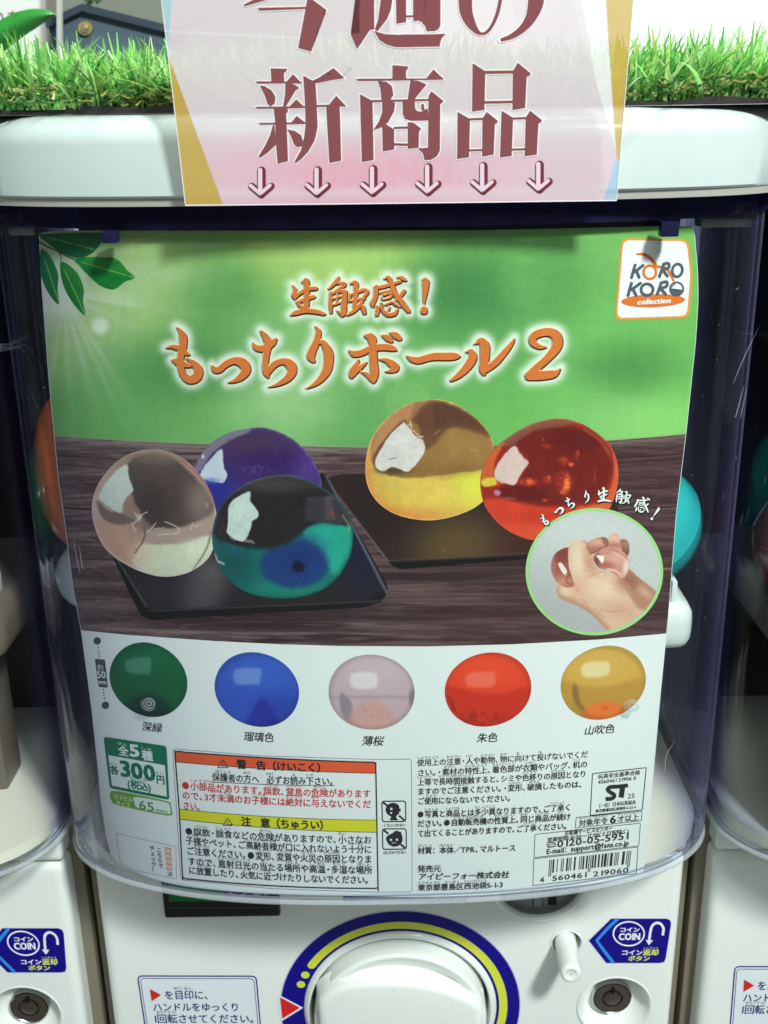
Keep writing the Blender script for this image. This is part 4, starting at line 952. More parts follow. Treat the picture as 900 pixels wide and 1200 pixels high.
def cB(x, y):
    c = flat(x, (62, 42, 108)); c = mix(c, (74, 52, 82), emask(x, y, 320, 130, 230, 80, .9)*.85); c = mix(c, (52, 30, 92), emask(x, y, 430, 230, 180, 60, .9)*.8); c = mix(c, (92, 62, 150), emask(x, y, 610, 280, 60, 110, .9)*.6)
    c = mix(c, (38, 46, 150), emask(x, y, 150, 380, 90, 80, .9)*.9); c = mix(c, (106, 84, 148), emask(x, y, 340, 265, 70, 20, .9)*.5*sst(.4, .6, fbm(x/14, y/14, 77)))
    c = mix(c, (142, 138, 150), pmask(x, y, [(34, 262), (85, 165), (195, 84), (320, 52), (300, 80), (205, 120), (120, 190), (62, 275)], 9)*.75)
    c = mix(c, (197, 208, 220), pmask(x, y, [(64, 286), (105, 222), (172, 160), (182, 210), (186, 255), (204, 292), (180, 332), (120, 322), (70, 308)], 4)); c = mix(c, (90, 110, 190), emask(x, y, 110, 320, 50, 14, .8)*.6)
    c = mix(c, (220, 220, 226), emask(x, y, 76, 200, 9, 9, .5)*.7); return edge_glow(c, x, y, OB, 6, (170, 160, 186), .6, -1.2)
def cC(x, y):
    c = flat(x, (18, 116, 106)); c = mix(c, (20, 74, 78), emask(x, y, 235, 740, 120, 130, .9)*.8); c = mix(c, (36, 166, 144), pmask(x, y, [(590, 590), (690, 548), (838, 556), (842, 680), (770, 800), (710, 760), (690, 690), (620, 640)], 22)*.9); c = mix(c, (28, 130, 108), emask(x, y, 560, 890, 190, 36, .9)*.7)
    c = mix(c, (26, 70, 118), emask(x, y, 560, 655, 120, 52, .9)*.8); c = mix(c, (27, 54, 122), emask(x, y, 548, 752, 176, 122, .16)*.88); c = mix(c, (22, 42, 104), emask(x, y, 580, 740, 90, 70, .9)*.6); c = mix(c, (9, 20, 50), emask(x, y, 570, 765, 30, 30, .3)); c = mix(c, (40, 84, 120), emask(x, y, 230, 640, 60, 50, .9)*.5)
    c = mix(c, (37, 29, 33), pmask(x, y, [(140, 560), (170, 450), (260, 365), (370, 315), (490, 298), (620, 325), (740, 395), (808, 480), (826, 552), (700, 538), (620, 560), (575, 600), (520, 640), (430, 668), (320, 668), (210, 640), (150, 620)], 11)*.98)
    c = mix(c, (20, 62, 62), lmask(x, y, cv([(300, 668), (430, 670), (520, 642), (580, 596)]), 10, 16)*.55); c = mix(c, (86, 76, 76), emask(x, y, 430, 340, 190, 40, .9)*.6); c = mix(c, (70, 65, 74), pmask(x, y, [(612, 408), (760, 398), (812, 486), (826, 548), (700, 540), (600, 528)], 8, True)*.6); c = mix(c, (104, 98, 104), pmask(x, y, [(704, 404), (735, 400), (760, 520), (706, 530)], 4, True)*.35); c = mix(c, (128, 60, 62), emask(x, y, 738, 486, 16, 16, .5)*.7)
    c = mix(c, (52, 44, 50), emask(x, y, 170, 560, 36, 90, .8)*.7)
    hl = pmask(x, y, [(214, 445), (255, 405), (318, 380), (322, 425), (352, 462), (366, 502), (334, 528), (322, 575), (282, 635), (205, 592), (210, 520)], 4); c = mix(c, (200, 214, 207), hl); c = mix(c, (150, 160, 156), hl*sst(.5, .65, fbm(x/26, y/40, 15))*.14)
    for k in range(9): c = mix(c, (216, 226, 220), lmask(x, y, [(215+k*14, 598+k*4), (222+k*15, 622+k*3)], 2, 4)*.6)
    c = mix(c, (220, 222, 208), lmask(x, y, cv([(138, 700), (155, 735), (182, 748)]), 5, 5)*.8); c = mix(c, (200, 190, 120), lmask(x, y, cv([(800, 500), (825, 545), (832, 585)]), 3, 6)*.5)
    c = edge_glow(c, x, y, OC, 8, (96, 92, 90), .7, -1.8); return edge_glow(c, x, y, OC, 10, (12, 46, 54), .75, 1.0)
def cD(x, y):
    c = flat(x, (222, 190, 84)); c = mix(c, (216, 228, 74), emask(x, y, 720, 590, 120, 120, .9)*.8); c = mix(c, (204, 176, 84), emask(x, y, 170, 590, 90, 70, .9)*.6); c = mix(c, (220, 150, 70), emask(x, y, 330, 760, 150, 46, .9)*.7); c = mix(c, (234, 204, 96), emask(x, y, 500, 640, 200, 60, .9)*.5)
    c = edge_glow(c, x, y, OD, 34, (218, 116, 62), .9, 2.75)
    up = pmask(x, y, [(96, 470), (78, 330), (150, 190), (290, 80), (450, 44), (620, 82), (750, 176), (828, 300), (846, 400), (770, 478), (640, 496), (430, 522), (300, 530), (180, 512)], 7); c = mix(c, (152, 112, 62), up)
    c = mix(c, (192, 134, 96), pmask(x, y, [(80, 360), (150, 195), (290, 85), (440, 48), (440, 100), (330, 160), (230, 225), (130, 350), (95, 450)], 18)*.85); c = mix(c, (92, 57, 44), pmask(x, y, [(440, 60), (600, 88), (740, 170), (822, 276), (700, 236), (600, 216), (545, 236), (480, 310), (425, 352), (398, 300), (375, 210), (345, 160)], 17)*.95)
    c = mix(c, (122, 78, 56), pmask(x, y, [(360, 60), (452, 44), (468, 110), (460, 270), (420, 330), (380, 220), (330, 160)], 10)*.45); c = mix(c, (166, 126, 70), emask(x, y, 640, 330, 170, 90, .9)*.6); c = mix(c, (128, 94, 50), emask(x, y, 470, 480, 230, 42, .9)*.5)
    c = mix(c, (200, 150, 110), lmask(x, y, cv([(690, 345), (720, 362), (740, 350)]), 3, 5)*.5); c = mix(c, (190, 160, 120), lmask(x, y, cv([(470, 260), (505, 232)]), 3, 6)*.4)
    c = mix(c, (78, 56, 46), lmask(x, y, cv([(102, 440), (110, 380), (170, 300), (240, 220), (285, 182)]), 12, 14)*.7); c = mix(c, (76, 60, 44), emask(x, y, 215, 486, 90, 24, .8)*.85)
    hl = pmask(x, y, [(105, 425), (150, 335), (215, 242), (272, 192), (300, 205), (325, 230), (350, 262), (392, 284), (412, 352), (372, 425), (310, 490), (255, 474), (205, 462), (150, 488), (110, 465)], 4); c = mix(c, (219, 213, 209), hl); c = mix(c, (190, 182, 176), hl*sst(.5, .64, fbm(x/40, y/26, 25))*.2); c = mix(c, (110, 90, 80), lmask(x, y, cv([(190, 412), (215, 408), (235, 402)]), 3, 4)*.6)
    for p in ([(280, 182), (300, 220)], [(322, 180), (332, 222)], [(300, 205), (328, 196)], [(340, 236), (372, 262)], [(352, 272), (400, 274)]): c = mix(c, (226, 206, 196), lmask(x, y, cv(p), 3, 4)*.8)
    c = mix(c, (150, 84, 52), lmask(x, y, cv([(338, 250), (365, 275), (395, 290)]), 3, 5)*.7); c = mix(c, (190, 190, 170), emask(x, y, 190, 575, 18, 14, .7)*.4)
    c = edge_glow(c, x, y, OD, 6, (224, 208, 150), .7, -2.2); return edge_glow(c, x, y, OD, 6, (244, 236, 170), .6, 1.3)
def cE(x, y):
    n = fbm(x/34, y/34, 91); c = flat(x, (152, 40, 26)); c = mix(c, (110, 28, 24), pmask(x, y, [(190, 215), (300, 130), (480, 92), (680, 140), (790, 260), (805, 380), (730, 500), (560, 565), (400, 560), (250, 530), (140, 500), (160, 440), (250, 420), (320, 310), (260, 230)], 20)*.9)
    c = mix(c, (84, 22, 22), emask(x, y, 610, 180, 130, 60, .9)*.6); c = mix(c, (134, 84, 70), pmask(x, y, [(170, 190), (300, 95), (480, 56), (610, 76), (480, 104), (340, 132), (220, 215)], 13)*.8)
    c = mix(c, (214, 64, 40), pmask(x, y, [(60, 540), (150, 520), (300, 556), (430, 572), (560, 572), (700, 560), (800, 570), (690, 700), (540, 755), (380, 772), (250, 740), (130, 665)], 15)*.95); c = mix(c, (230, 92, 56), emask(x, y, 330, 720, 170, 40, .9)*.6); c = mix(c, (186, 46, 32), emask(x, y, 420, 620, 180, 26, .9)*.4)
    c = mix(c, (222, 100, 58), pmask(x, y, [(822, 250), (850, 350), (842, 470), (790, 600), (700, 675), (600, 700), (560, 640), (700, 590), (790, 480), (822, 360)], 10)*.85); c = mix(c, (236, 150, 70), emask(x, y, 640, 600, 90, 20, .9, -.35)*.7)
    c = mix(c, (214, 104, 50), pmask(x, y, [(46, 370), (105, 255), (182, 186), (130, 290), (112, 400), (50, 440)], 9)*.85); c = mix(c, (222, 208, 64), pmask(x, y, [(48, 415), (120, 396), (152, 420), (128, 440), (62, 452)], 6)*sst(.3, .55, n+.1)*.95)
    c = mix(c, (92, 20, 20), pmask(x, y, [(150, 470), (280, 448), (400, 470), (420, 530), (260, 530), (160, 505)], 12)*.7); c = mix(c, (200, 56, 34), pmask(x, y, [(130, 405), (160, 400), (175, 440), (140, 450)], 5)*.8)
    for (a, b_, ra, rb, ro, col, al) in ((312, 425, 52, 22, 0, (212, 66, 38), .9), (325, 420, 16, 18, 0, (236, 110, 50), .7), (432, 412, 28, 22, 0, (170, 52, 34), .8), (440, 400, 9, 12, 0, (210, 90, 50), .8), (530, 420, 52, 60, 0, (168, 48, 32), .8), (545, 440, 18, 52, .1, (238, 120, 56), .95), (525, 480, 16, 20, .5, (230, 96, 46), .8), (528, 300, 30, 24, 0, (176, 56, 38), .8), (570, 322, 14, 12, 0, (226, 100, 56), .8), (608, 262, 9, 26, .3, (196, 80, 50), .7), (430, 215, 34, 12, .2, (168, 62, 44), .6), (710, 390, 6, 46, -.1, (180, 60, 40), .6), (420, 530, 18, 10, 0, (216, 76, 44), .7)):
        c = mix(c, col, emask(x, y, a, b_, ra, rb, .55, ro)*al*(.45+.75*sst(.3, .6, fbm(x/16, y/12, 95))))
    c = mix(c, (192, 134, 184), emask(x, y, 140, 486, 19, 16, .4)*.9); c = mix(c, (130, 100, 80), emask(x, y, 205, 520, 40, 8, .7)*.6)
    hl = pmask(x, y, [(128, 345), (180, 265), (240, 215), (272, 252), (296, 285), (322, 312), (288, 362), (262, 400), (240, 440), (180, 432), (128, 402)], 5); c = mix(c, (222, 197, 190), hl*.97); c = mix(c, (196, 160, 152), hl*sst(.5, .65, fbm(x/30, y/30, 35))*.2)
    c = mix(c, (150, 70, 56), lmask(x, y, cv([(650, 120), (740, 180), (800, 270)]), 5, 12)*.7)
    c = edge_glow(c, x, y, OE, 7, (206, 150, 120), .6, -1.9); return edge_glow(c, x, y, OE, 10, (228, 96, 60), .6, 0.6)
def framed(fn, off, s, seed):
    def f(X, Y):
        x = (X-off[0])*s; y = (Y-off[1])*s
        x = x+9*(fbm(X/8, Y/8, seed)-.5)+5*(fbm(X/2.4, Y/2.4, seed+5)-.5); y = y+9*(fbm(X/8+9, Y/8, seed+1)-.5)+5*(fbm(X/2.4, Y/2.4+5, seed+6)-.5)
        c = fn(x, y); g = 1+.10*(fbm(X/14, Y/14, seed+2)-.5)+.06*(fbm(X/2.6, Y/2.6, seed+3)-.5)
        c = c*g[..., None]; return mix(c, (200, 192, 184), sst(.74, .82, fbm(X/1.8, Y/1.8, seed+4, 2))*.10)
    return f
for nm, fn, off, s_, ol, ly, sd in (('violet_ball_picture', cB, (220, 490), 4.39, OB, 3.2, 11), ('clear_pink_ball_picture', cA, (100, 515), 5.4545, OA, 4.0, 23), ('teal_ball_picture', cC, (220, 490), 4.39, OC, 4.4, 37), ('yellow_ball_picture', cD, (420, 460), 5.294, OD, 3.4, 41), ('orange_ball_picture', cE, (555, 480), 5.0, OE, 3.9, 53)):
    pts = np.array([(off[0]+a/s_, off[1]+b_/s_) for a, b_ in ol]); cc_ = pts.mean(0)
    disc_obj(nm, cc_[0], cc_[1], 1, 1, 0, framed(fn, off, s_, sd), s_poster, ly, MATS['vcol'], poster, 96, 280, outline=[tuple(p) for p in pts])

# ---- hand picture
GRN = (160, 214, 140)
def handbg(X, Y):
    X = X+.7*(fbm(X/5, Y/5, 301)-.5); Y = Y+.7*(fbm(X/5, Y/5, 302)-.5)
    x = (X-636)*6.4286; y = (Y-615)*6.4286
    c = flat(x, (196, 200, 198)); c = mix(c, (172, 172, 174), sst(250, 800, y+.3*(400-x))*.8); c = mix(c, (208, 212, 209), emask(x, y, 300, 40, 400, 120, .9)*.6)
    # ball end at the left
    bl = pmask(x, y, [(62, 330), (75, 250), (120, 195), (195, 170), (230, 220), (240, 440), (190, 474), (130, 455), (85, 400)], 4); b_ = flat(x, (160, 88, 78)); b_ = mix(b_, (126, 58, 52), emask(x, y, 150, 220, 60, 60, .9)*.8); b_ = mix(b_, (204, 138, 122), emask(x, y, 150, 430, 80, 46, .9)*.9); b_ = mix(b_, (182, 122, 112), emask(x, y, 75, 330, 22, 90, .9)*.7)
    b_ = mix(b_, (238, 224, 214), pmask(x, y, [(118, 292), (140, 285), (165, 318), (182, 352), (165, 378), (135, 340)], 5)); b_ = mix(b_, (150, 82, 70), lmask(x, y, cv([(205, 378), (178, 405), (185, 440), (215, 446)]), 5, 6)*.8); c = mix3(c, b_, bl)
    # forearm behind
    fa = pmask(x, y, [(600, 390), (650, 335), (720, 395), (830, 480), (880, 540), (780, 640), (700, 640), (620, 520)], 5); f_ = flat(x, (184, 132, 108)); f_ = mix(f_, (150, 98, 78), emask(x, y, 650, 430, 70, 60, .9)*.8); f_ = mix(f_, (212, 168, 146), emask(x, y, 770, 510, 60, 26, .9, .7)*.8); c = mix3(c, f_, fa)
    # palm and back of the hand
    pm = pmask(x, y, [(192, 220), (205, 150), (250, 118), (310, 118), (350, 150), (385, 215), (390, 300), (440, 345), (520, 360), (600, 400), (660, 460), (720, 600), (760, 640), (700, 700), (600, 770), (500, 800), (450, 760), (370, 680), (280, 620), (180, 578), (120, 545), (104, 490), (108, 440), (170, 470), (235, 462), (222, 400), (198, 320)], 4)
    p_ = flat(x, (218, 182, 154)); p_ = mix(p_, (233, 208, 182), emask(x, y, 262, 260, 50, 130, .9)*.95); p_ = mix(p_, (226, 170, 146), emask(x, y, 350, 190, 40, 60, .9)*.7); p_ = mix(p_, (204, 146, 120), emask(x, y, 360, 300, 36, 90, .9, -.3)*.75); p_ = mix(p_, (236, 208, 178), emask(x, y, 470, 480, 150, 80, .9, .3)*.85); p_ = mix(p_, (226, 168, 142), emask(x, y, 260, 470, 50, 70, .9)*.7)
    p_ = mix(p_, (186, 134, 108), emask(x, y, 610, 450, 70, 60, .9, .6)*.7); p_ = mix(p_, (172, 118, 94), lmask(x, y, cv([(600, 400), (650, 470), (690, 540), (740, 610)]), 16, 40)*.75); p_ = mix(p_, (164, 114, 90), lmask(x, y, cv([(110, 500), (150, 560), (280, 620), (370, 680), (470, 790)]), 4, 60)*.6); p_ = mix(p_, (206, 156, 130), emask(x, y, 600, 640, 110, 60, .9, .4)*.5); p_ = mix(p_, (234, 206, 180), emask(x, y, 170, 500, 50, 30, .9)*.7)
    for q in ([(330, 400), (420, 360), (470, 350)], [(440, 640), (520, 655), (620, 640)], [(300, 560), (340, 600)], [(240, 440), (262, 500)], [(560, 430), (610, 480)], [(400, 640), (470, 700)]): p_ = mix(p_, (190, 140, 116), lmask(x, y, cv(q), 2, 9)*.5)
    c = mix3(c, p_, pm)
    # fingers curling over the top
    for pts, base, sh in (([(500, 90), (520, 68), (560, 72), (588, 110), (600, 160), (570, 190), (510, 170), (485, 130)], (222, 168, 146), (180, 118, 98)), ([(590, 118), (620, 108), (648, 140), (652, 200), (635, 240), (605, 210), (590, 160)], (158, 108, 94), (120, 78, 68)), ([(335, 140), (390, 104), (450, 92), (490, 110), (496, 150), (450, 175), (400, 205), (365, 215), (330, 180)], (206, 148, 128), (160, 98, 82))):
        m = pmask(x, y, pts, 4); q = flat(x, base); a = np.array(pts); cx_, cy_ = a.mean(0); q = mix(q, sh, sst(-10, 40, y-cy_)*.7); q = mix(q, tuple(min(255, v+22) for v in base), emask(x, y, cx_-6, cy_-24, 40, 18, .9)*.7); c = mix3(c, q, m)
    c = mix(c, (128, 76, 64), pmask(x, y, [(445, 95), (480, 100), (497, 130), (490, 160), (465, 150), (450, 120)], 7)*.65); c = mix(c, (130, 74, 60), lmask(x, y, cv([(350, 218), (400, 205), (440, 178), (490, 160)]), 4, 9)*.7); c = mix(c, (150, 96, 82), lmask(x, y, cv([(588, 110), (602, 160), (600, 200)]), 3, 8)*.7); c = mix(c, (176, 116, 98), lmask(x, y, cv([(310, 122), (340, 150), (348, 190)]), 3, 9)*.6); c = mix(c, (170, 104, 100), emask(x, y, 530, 150, 40, 14, .8)*.5)
    # squeezed ball at the right
    br = pmask(x, y, [(385, 240), (420, 200), (480, 168), (550, 170), (620, 215), (652, 270), (648, 330), (610, 402), (560, 385), (500, 350), (430, 330), (395, 290)], 5); r_ = flat(x, (204, 142, 126)); r_ = mix(r_, (226, 178, 164), emask(x, y, 560, 250, 70, 50, .9)*.7); r_ = mix(r_, (120, 58, 48), emask(x, y, 405, 275, 26, 60, .8)*.85); r_ = mix(r_, (172, 98, 82), emask(x, y, 470, 305, 60, 26, .9)*.8); r_ = mix(r_, (238, 208, 198), emask(x, y, 628, 320, 24, 60, .8, .2)*.95); r_ = mix(r_, (192, 120, 104), lmask(x, y, cv([(520, 190), (580, 215), (630, 255)]), 5, 14)*.7); r_ = mix(r_, (236, 190, 176), lmask(x, y, cv([(530, 205), (585, 228), (628, 268)]), 5, 8)*.7)
    r_ = mix(r_, (246, 234, 224), pmask(x, y, [(400, 232), (425, 230), (462, 234), (460, 270), (445, 292), (425, 262)], 4, True)); r_ = mix(r_, (240, 190, 174), lmask(x, y, cv([(490, 335), (540, 345), (580, 370), (590, 388)]), 10, 8)*.85); c = mix3(c, r_, br)
    return c*(1+.05*(fbm(X/3, Y/3, 63)-.5)+.04*(fbm(X/1.3, Y/1.3, 64)-.5))[..., None]
def mix3(a, b_, m): return a*(1-m[..., None])+b_*m[..., None]
disc_obj('picture_frame_ring', 696.5, 670, 80.6, 74.6, 0, lambda X, Y: flat(X, GRN), s_poster, 6.0, MATS['vcol'], poster, 8, 120)
disc_obj('hand_picture', 696.5, 670, 76.8, 71.0, 0, handbg, s_poster, 6.8, MATS['vcol'], poster, 130, 340)
# caption in an arc above it
def place_glyph(b, ch, cx, cy, size, rot, dx=0, dy=0, fat=1.0):
    allp = np.concatenate(GL[ch]); mn = allp[:, :2].min(0); mx_ = allp[:, :2].max(0); c = (mn+mx_)/2
    sc = size/max(mx_-mn)
    ca_, sa_ = math.cos(rot), math.sin(rot)
    for st in GL[ch]:
        p = smooth_curve(st, False, 2.5); q = (p[:, :2]-c)*sc; q = np.stack([q[:, 0]*ca_-q[:, 1]*sa_, q[:, 0]*sa_+q[:, 1]*ca_], 1)+[cx+dx, cy+dy]
        b.ribbon(np.c_[q, p[:, 2]*sc*fat], True)
arc = [('も', 637, 608.5, 13.5, -.25), ('っ', 655, 599.5, 10.5, -.35), ('ち', 667.5, 589.5, 14, -.15), ('り', 687, 582, 15, -.1), ('生', 708, 580, 16.5, 0.0), ('触', 730.5, 582, 17.5, .12), ('感', 753, 591.5, 17.5, .22), ('！', 768, 602, 15, .55)]
b = Bin(s_poster, 7.6)
for a_ in arc: place_glyph(b, *a_, dx=1.0, dy=1.2, fat=1.2)
b.build('caption_shadow_print', ink((40, 28, 30)), poster)
b = Bin(s_poster, 12.0)
for a_ in arc: place_glyph(b, *a_, fat=0.95)
b.build('hand_caption', ink((236, 240, 238)), poster)

# ---- headline
def headline(chars, nm, m_hi, m_dk, m_main, ly=3.0):
    for name, dx, dy, m_, k, gw in ((nm+'_dark_edge', 1.0, 1.2, m_dk, 0, 0.0), (nm+'_light_edge', -.7, -.8, m_hi, 6.0, 0.0), (nm, 0, 0, m_main, 12.0, 0.0)):
        b = Bin(s_poster, ly+k); b.eps = 0
        for ch in chars:
            for st in GL[ch]:
                p = smooth_curve(st, False, 1.6); p[:, 0] += dx; p[:, 1] += dy
                if m_ is m_main: p[:, 2] = np.maximum(p[:, 2]-0.6, 0.3)
                b.ribbon(p, True, rise=0.01)
        b.build(name, m_, poster)
hi = ink((246, 222, 180)); dk = ink((104, 58, 34)); mn = mat('orange_headline_ink', (216, 118, 56), 0.4, noise=0.06, nscale=250)
headline(order_big, 'headline', hi, dk, mn); headline(order_sm, 'subheadline', hi, dk, mn)

# ---- twig with leaves in the corner
off, s_ = (30, 250), 6.0
def leaf_fn(dark, lite, vein):
    v0, v1 = np.array(vein[0], float), np.array(vein[1], float)
    def f(X, Y):
        d = v1-v0; L = np.hypot(*d); sd = ((X-v0[0])*d[1]-(Y-v0[1])*d[0])/L; al = ((X-v0[0])*d[0]+(Y-v0[1])*d[1])/L
        c = flat(X, dark); c = mix(c, lite, sst(-6, 8, sd)*.5+.25*np.sin(al*1.1-np.abs(sd)*1.2)*.3+.1)
        c = mix(c, (150, 196, 110), np.exp(-(sd/.7)**2)*sst(0, .2*L, al)*.75)
        return mix(c, (24, 84, 60), sst(.5, .75, fbm(X/5, Y/5, 61))*.3)
    return f
for pts, dkc, ltc, vn in (([(95, 160), (110, 145), (550, 140), (535, 200), (480, 270), (410, 308), (340, 310), (230, 262), (160, 215)], (22, 92, 60), (36, 120, 66), [(120, 160), (430, 240)]),
                         ([(105, 258), (150, 275), (195, 340), (228, 430), (225, 540), (232, 640), (160, 560), (115, 460), (104, 420)], (24, 100, 62), (30, 124, 70), [(120, 280), (225, 600)]),
                         ([(246, 345), (300, 360), (370, 430), (408, 530), (404, 620), (418, 716), (340, 640), (275, 530), (248, 430)], (26, 110, 50), (60, 140, 60), [(255, 360), (405, 680)]),
                         ([(345, 325), (420, 308), (540, 308), (640, 322), (720, 405), (768, 452), (700, 480), (640, 525), (600, 534), (520, 505), (430, 425), (380, 370)], (22, 122, 52), (52, 150, 58), [(350, 330), (750, 448)])):
    area_grid('printed_leaf', smooth_curve(P_(pts, off, s_), True, 2.0)[:, :2], leaf_fn(dkc, ltc, P_(vn, off, s_)), 2.6, poster, 1.2)
b = Bin(s_poster, 3.6); b.ribbon(smooth_curve(P_([(92, 200, 12), (160, 238, 10), (230, 268, 10), (290, 300, 9), (350, 325, 6)], off, s_)), False); b.ribbon(P_([(232, 268, 8), (250, 300, 6), (246, 350, 5)], off, s_), False); b.ribbon(P_([(245, 262, 7), (300, 250, 6), (345, 210, 4)], off, s_), False); b.build('printed_twig', ink((36, 84, 54)), poster)

# ---- maker's emblem, upper right
off, s_ = (700, 260), 6.4286
cr = P_([(182, 122), (688, 130), (718, 400), (692, 725), (130, 742)], off, s_)
b = Bin(s_poster, 2.6); b.poly(frame_line(b, cr, 0, 9)); lg = b.build('emblem', ink((226, 150, 66)), poster)
b = Bin(s_poster, 3.4); c0 = np.mean(cr, 0); b.poly(frame_line(b, P_([(196, 138), (672, 146), (700, 400), (675, 708), (148, 724)], off, s_), 0, 8)); b.build('emblem_ground', ink((236, 240, 236)), lg)
b = Bin(s_poster, 4.2); b.poly(P_([(420+240*math.cos(t), 594-8*math.cos(t)+50*math.sin(t)) for t in np.linspace(0, 2*math.pi, 60, endpoint=False)], off, s_))
b.ribbon(smooth_curve(P_([(298, 243, 14), (350, 245, 24), (400, 275, 24), (432, 315, 26), (445, 335, 24), (480, 340, 20), (520, 350, 22), (550, 395, 22), (575, 445, 16)], off, s_)))
b.ribbon(P_([(395+47*math.cos(t), 380+50*math.sin(t), 20) for t in np.linspace(0, 2*math.pi, 40, endpoint=False)], off, s_), False, True)
b.build('emblem_orange_marks', ink((222, 116, 52)), lg)
b = Bin(s_poster, 6.0); K = 23
def st(*p): b.ribbon(smooth_curve(P_([(x, y, K) for x, y in p], off, s_)))
st((285, 325), (272, 370), (258, 420)); st((345, 328), (285, 375)); st((295, 368), (315, 418))
st((500, 318), (485, 365), (468, 412)); st((500, 318), (535, 312), (538, 345), (490, 362)); st((495, 365), (528, 408))
b.ribbon(P_([(603+38*math.cos(t)+4*math.sin(-t), 365+48*math.sin(t), K-2) for t in np.linspace(0, 2*math.pi, 36, endpoint=False)], off, s_), False, True)
st((258, 462), (245, 505), (232, 555)); st((325, 462), (260, 510)); st((268, 505), (292, 553))
b.ribbon(P_([(375+45*math.cos(t), 510+43*math.sin(t), K-1) for t in np.linspace(0, 2*math.pi, 36, endpoint=False)], off, s_), False, True)
st((482, 458), (468, 500), (452, 545)); st((482, 458), (522, 452), (522, 485), (472, 503)); st((478, 505), (515, 545))
b.ribbon(P_([(598+50*math.cos(t), 505+50*math.sin(t), 13) for t in np.linspace(0, 2*math.pi, 40, endpoint=False)], off, s_), False, True)
b.poly(P_([(550, 500), (575, 530), (610, 540), (645, 520), (648, 512), (640, 540), (615, 560), (575, 560), (555, 540)], off, s_)); b.ribbon(smooth_curve(P_([(560, 495, 6), (570, 480, 8), (585, 468, 6)], off, s_)))
b.build('emblem_letters', ink((84, 92, 104)), lg)
b = Bin(s_poster, 6.0); text(b, 'collection', *P_([(296, 624)], off, s_)[0], *P_([(550, 612)], off, s_)[0], 8.6, bold=0.7, slant=0.2); b.build('emblem_small_letters', ink((244, 244, 240)), lg)

# ---- five colour samples
def sw_fn(cx, cy, rx, ry, kind):
    def f(X, Y):
        if kind == 'green':
            c = flat(X, (20, 96, 62)); c = mix(c, (36, 112, 76), emask(X, Y, 165, 772, 34, 20, .8)*.5); c = mix(c, (14, 56, 54), emask(X, Y, 172, 838, 30, 24, .25)*.9); c = mix(c, (120, 172, 152), pmask(X, Y, [(148, 774), (170, 770), (177, 772), (176, 788), (172, 790), (150, 788)], 2.6)*.5)
        if kind == 'blue':
            c = flat(X, (50, 84, 186)); c = mix(c, (66, 104, 204), emask(X, Y, 300, 785, 40, 24, .8)*.6); c = mix(c, (38, 60, 160), emask(X, Y, 330, 835, 30, 20, .8)*.6); c = mix(c, (34, 34, 146), pmask(X, Y, [(290, 852), (294, 836), (308, 818), (322, 836), (328, 852)], 4)*.6); c = mix(c, (140, 170, 222), pmask(X, Y, [(276, 785), (300, 783), (306, 786), (304, 801), (300, 802), (276, 801)], 2.6)*.6)
        if kind == 'pink':
            c = flat(X, (194, 170, 176)); c = mix(c, (206, 186, 190), emask(X, Y, 440, 785, 36, 22, .8)*.6); c = mix(c, (150, 128, 136), np.exp(-((Y-817)/2.2)**2)*.4); c = mix(c, (132, 122, 134), pmask(X, Y, [(400, 812), (405, 816), (412, 824), (414, 850), (404, 842), (398, 826)], 2)*.8)
            c = mix(c, (206, 156, 150), emask(X, Y, 436, 848, 28, 26, .2)*.85); c = mix(c, (232, 226, 226), pmask(X, Y, [(412, 790), (436, 788), (442, 792), (440, 806), (414, 806)], 2.6)*.7); c = mix(c, (140, 116, 124), emask(X, Y, 484, 818, 5, 10, .5)*.8)
            for bx, by in ((420, 835), (428, 832), (436, 838), (448, 834), (446, 843), (430, 845), (455, 840)): c = mix(c, (180, 120, 116), (emask(X, Y, bx, by, 1.7, 1.7, .4)-emask(X, Y, bx-.4, by-.4, .9, .9, .5))*.5)
        if kind == 'red':
            c = flat(X, (226, 62, 36)); c = mix(c, (236, 84, 50), emask(X, Y, 572, 785, 40, 22, .8)*.6); c = mix(c, (196, 44, 28), pmask(X, Y, [(524, 806), (560, 812), (590, 812), (621, 806), (616, 832), (600, 846), (572, 852), (545, 846)], 3)*.75); c = mix(c, (120, 30, 26), pmask(X, Y, [(523, 812), (530, 820), (536, 836), (530, 832)], 2)*.6)
            c = mix(c, (148, 34, 24), sst(.52, .64, fbm(X/5, Y/4, 51))*emask(X, Y, 565, 842, 26, 9, .6)*.7); c = mix(c, (242, 132, 106), pmask(X, Y, [(548, 790), (574, 787), (580, 790), (578, 804), (548, 804)], 2.6)*.62)
        if kind == 'yellow':
            c = flat(X, (206, 162, 70)); c = mix(c, (216, 176, 92), emask(X, Y, 706, 780, 40, 22, .8)*.6); c = mix(c, (176, 132, 52), pmask(X, Y, [(660, 800), (700, 806), (754, 796), (752, 820), (736, 836), (707, 844), (680, 838)], 4)*.6); c = mix(c, (128, 98, 52), pmask(X, Y, [(672, 802), (677, 806), (680, 822), (690, 836), (678, 830), (671, 816)], 2)*.8)
            c = mix(c, (232, 116, 44), emask(X, Y, 709, 842, 27, 20, .12)*.9); c = mix(c, (206, 90, 36), emask(X, Y, 709, 830, 4, 3, .4)*.6); c = mix(c, (238, 226, 186), pmask(X, Y, [(684, 778), (708, 775), (714, 778), (712, 791), (684, 793)], 2.6)*.7)
        r = np.hypot((X-cx)/rx, (Y-cy)/ry); return c*(1-.12*sst(.86, 1.0, r))[..., None]
    return f
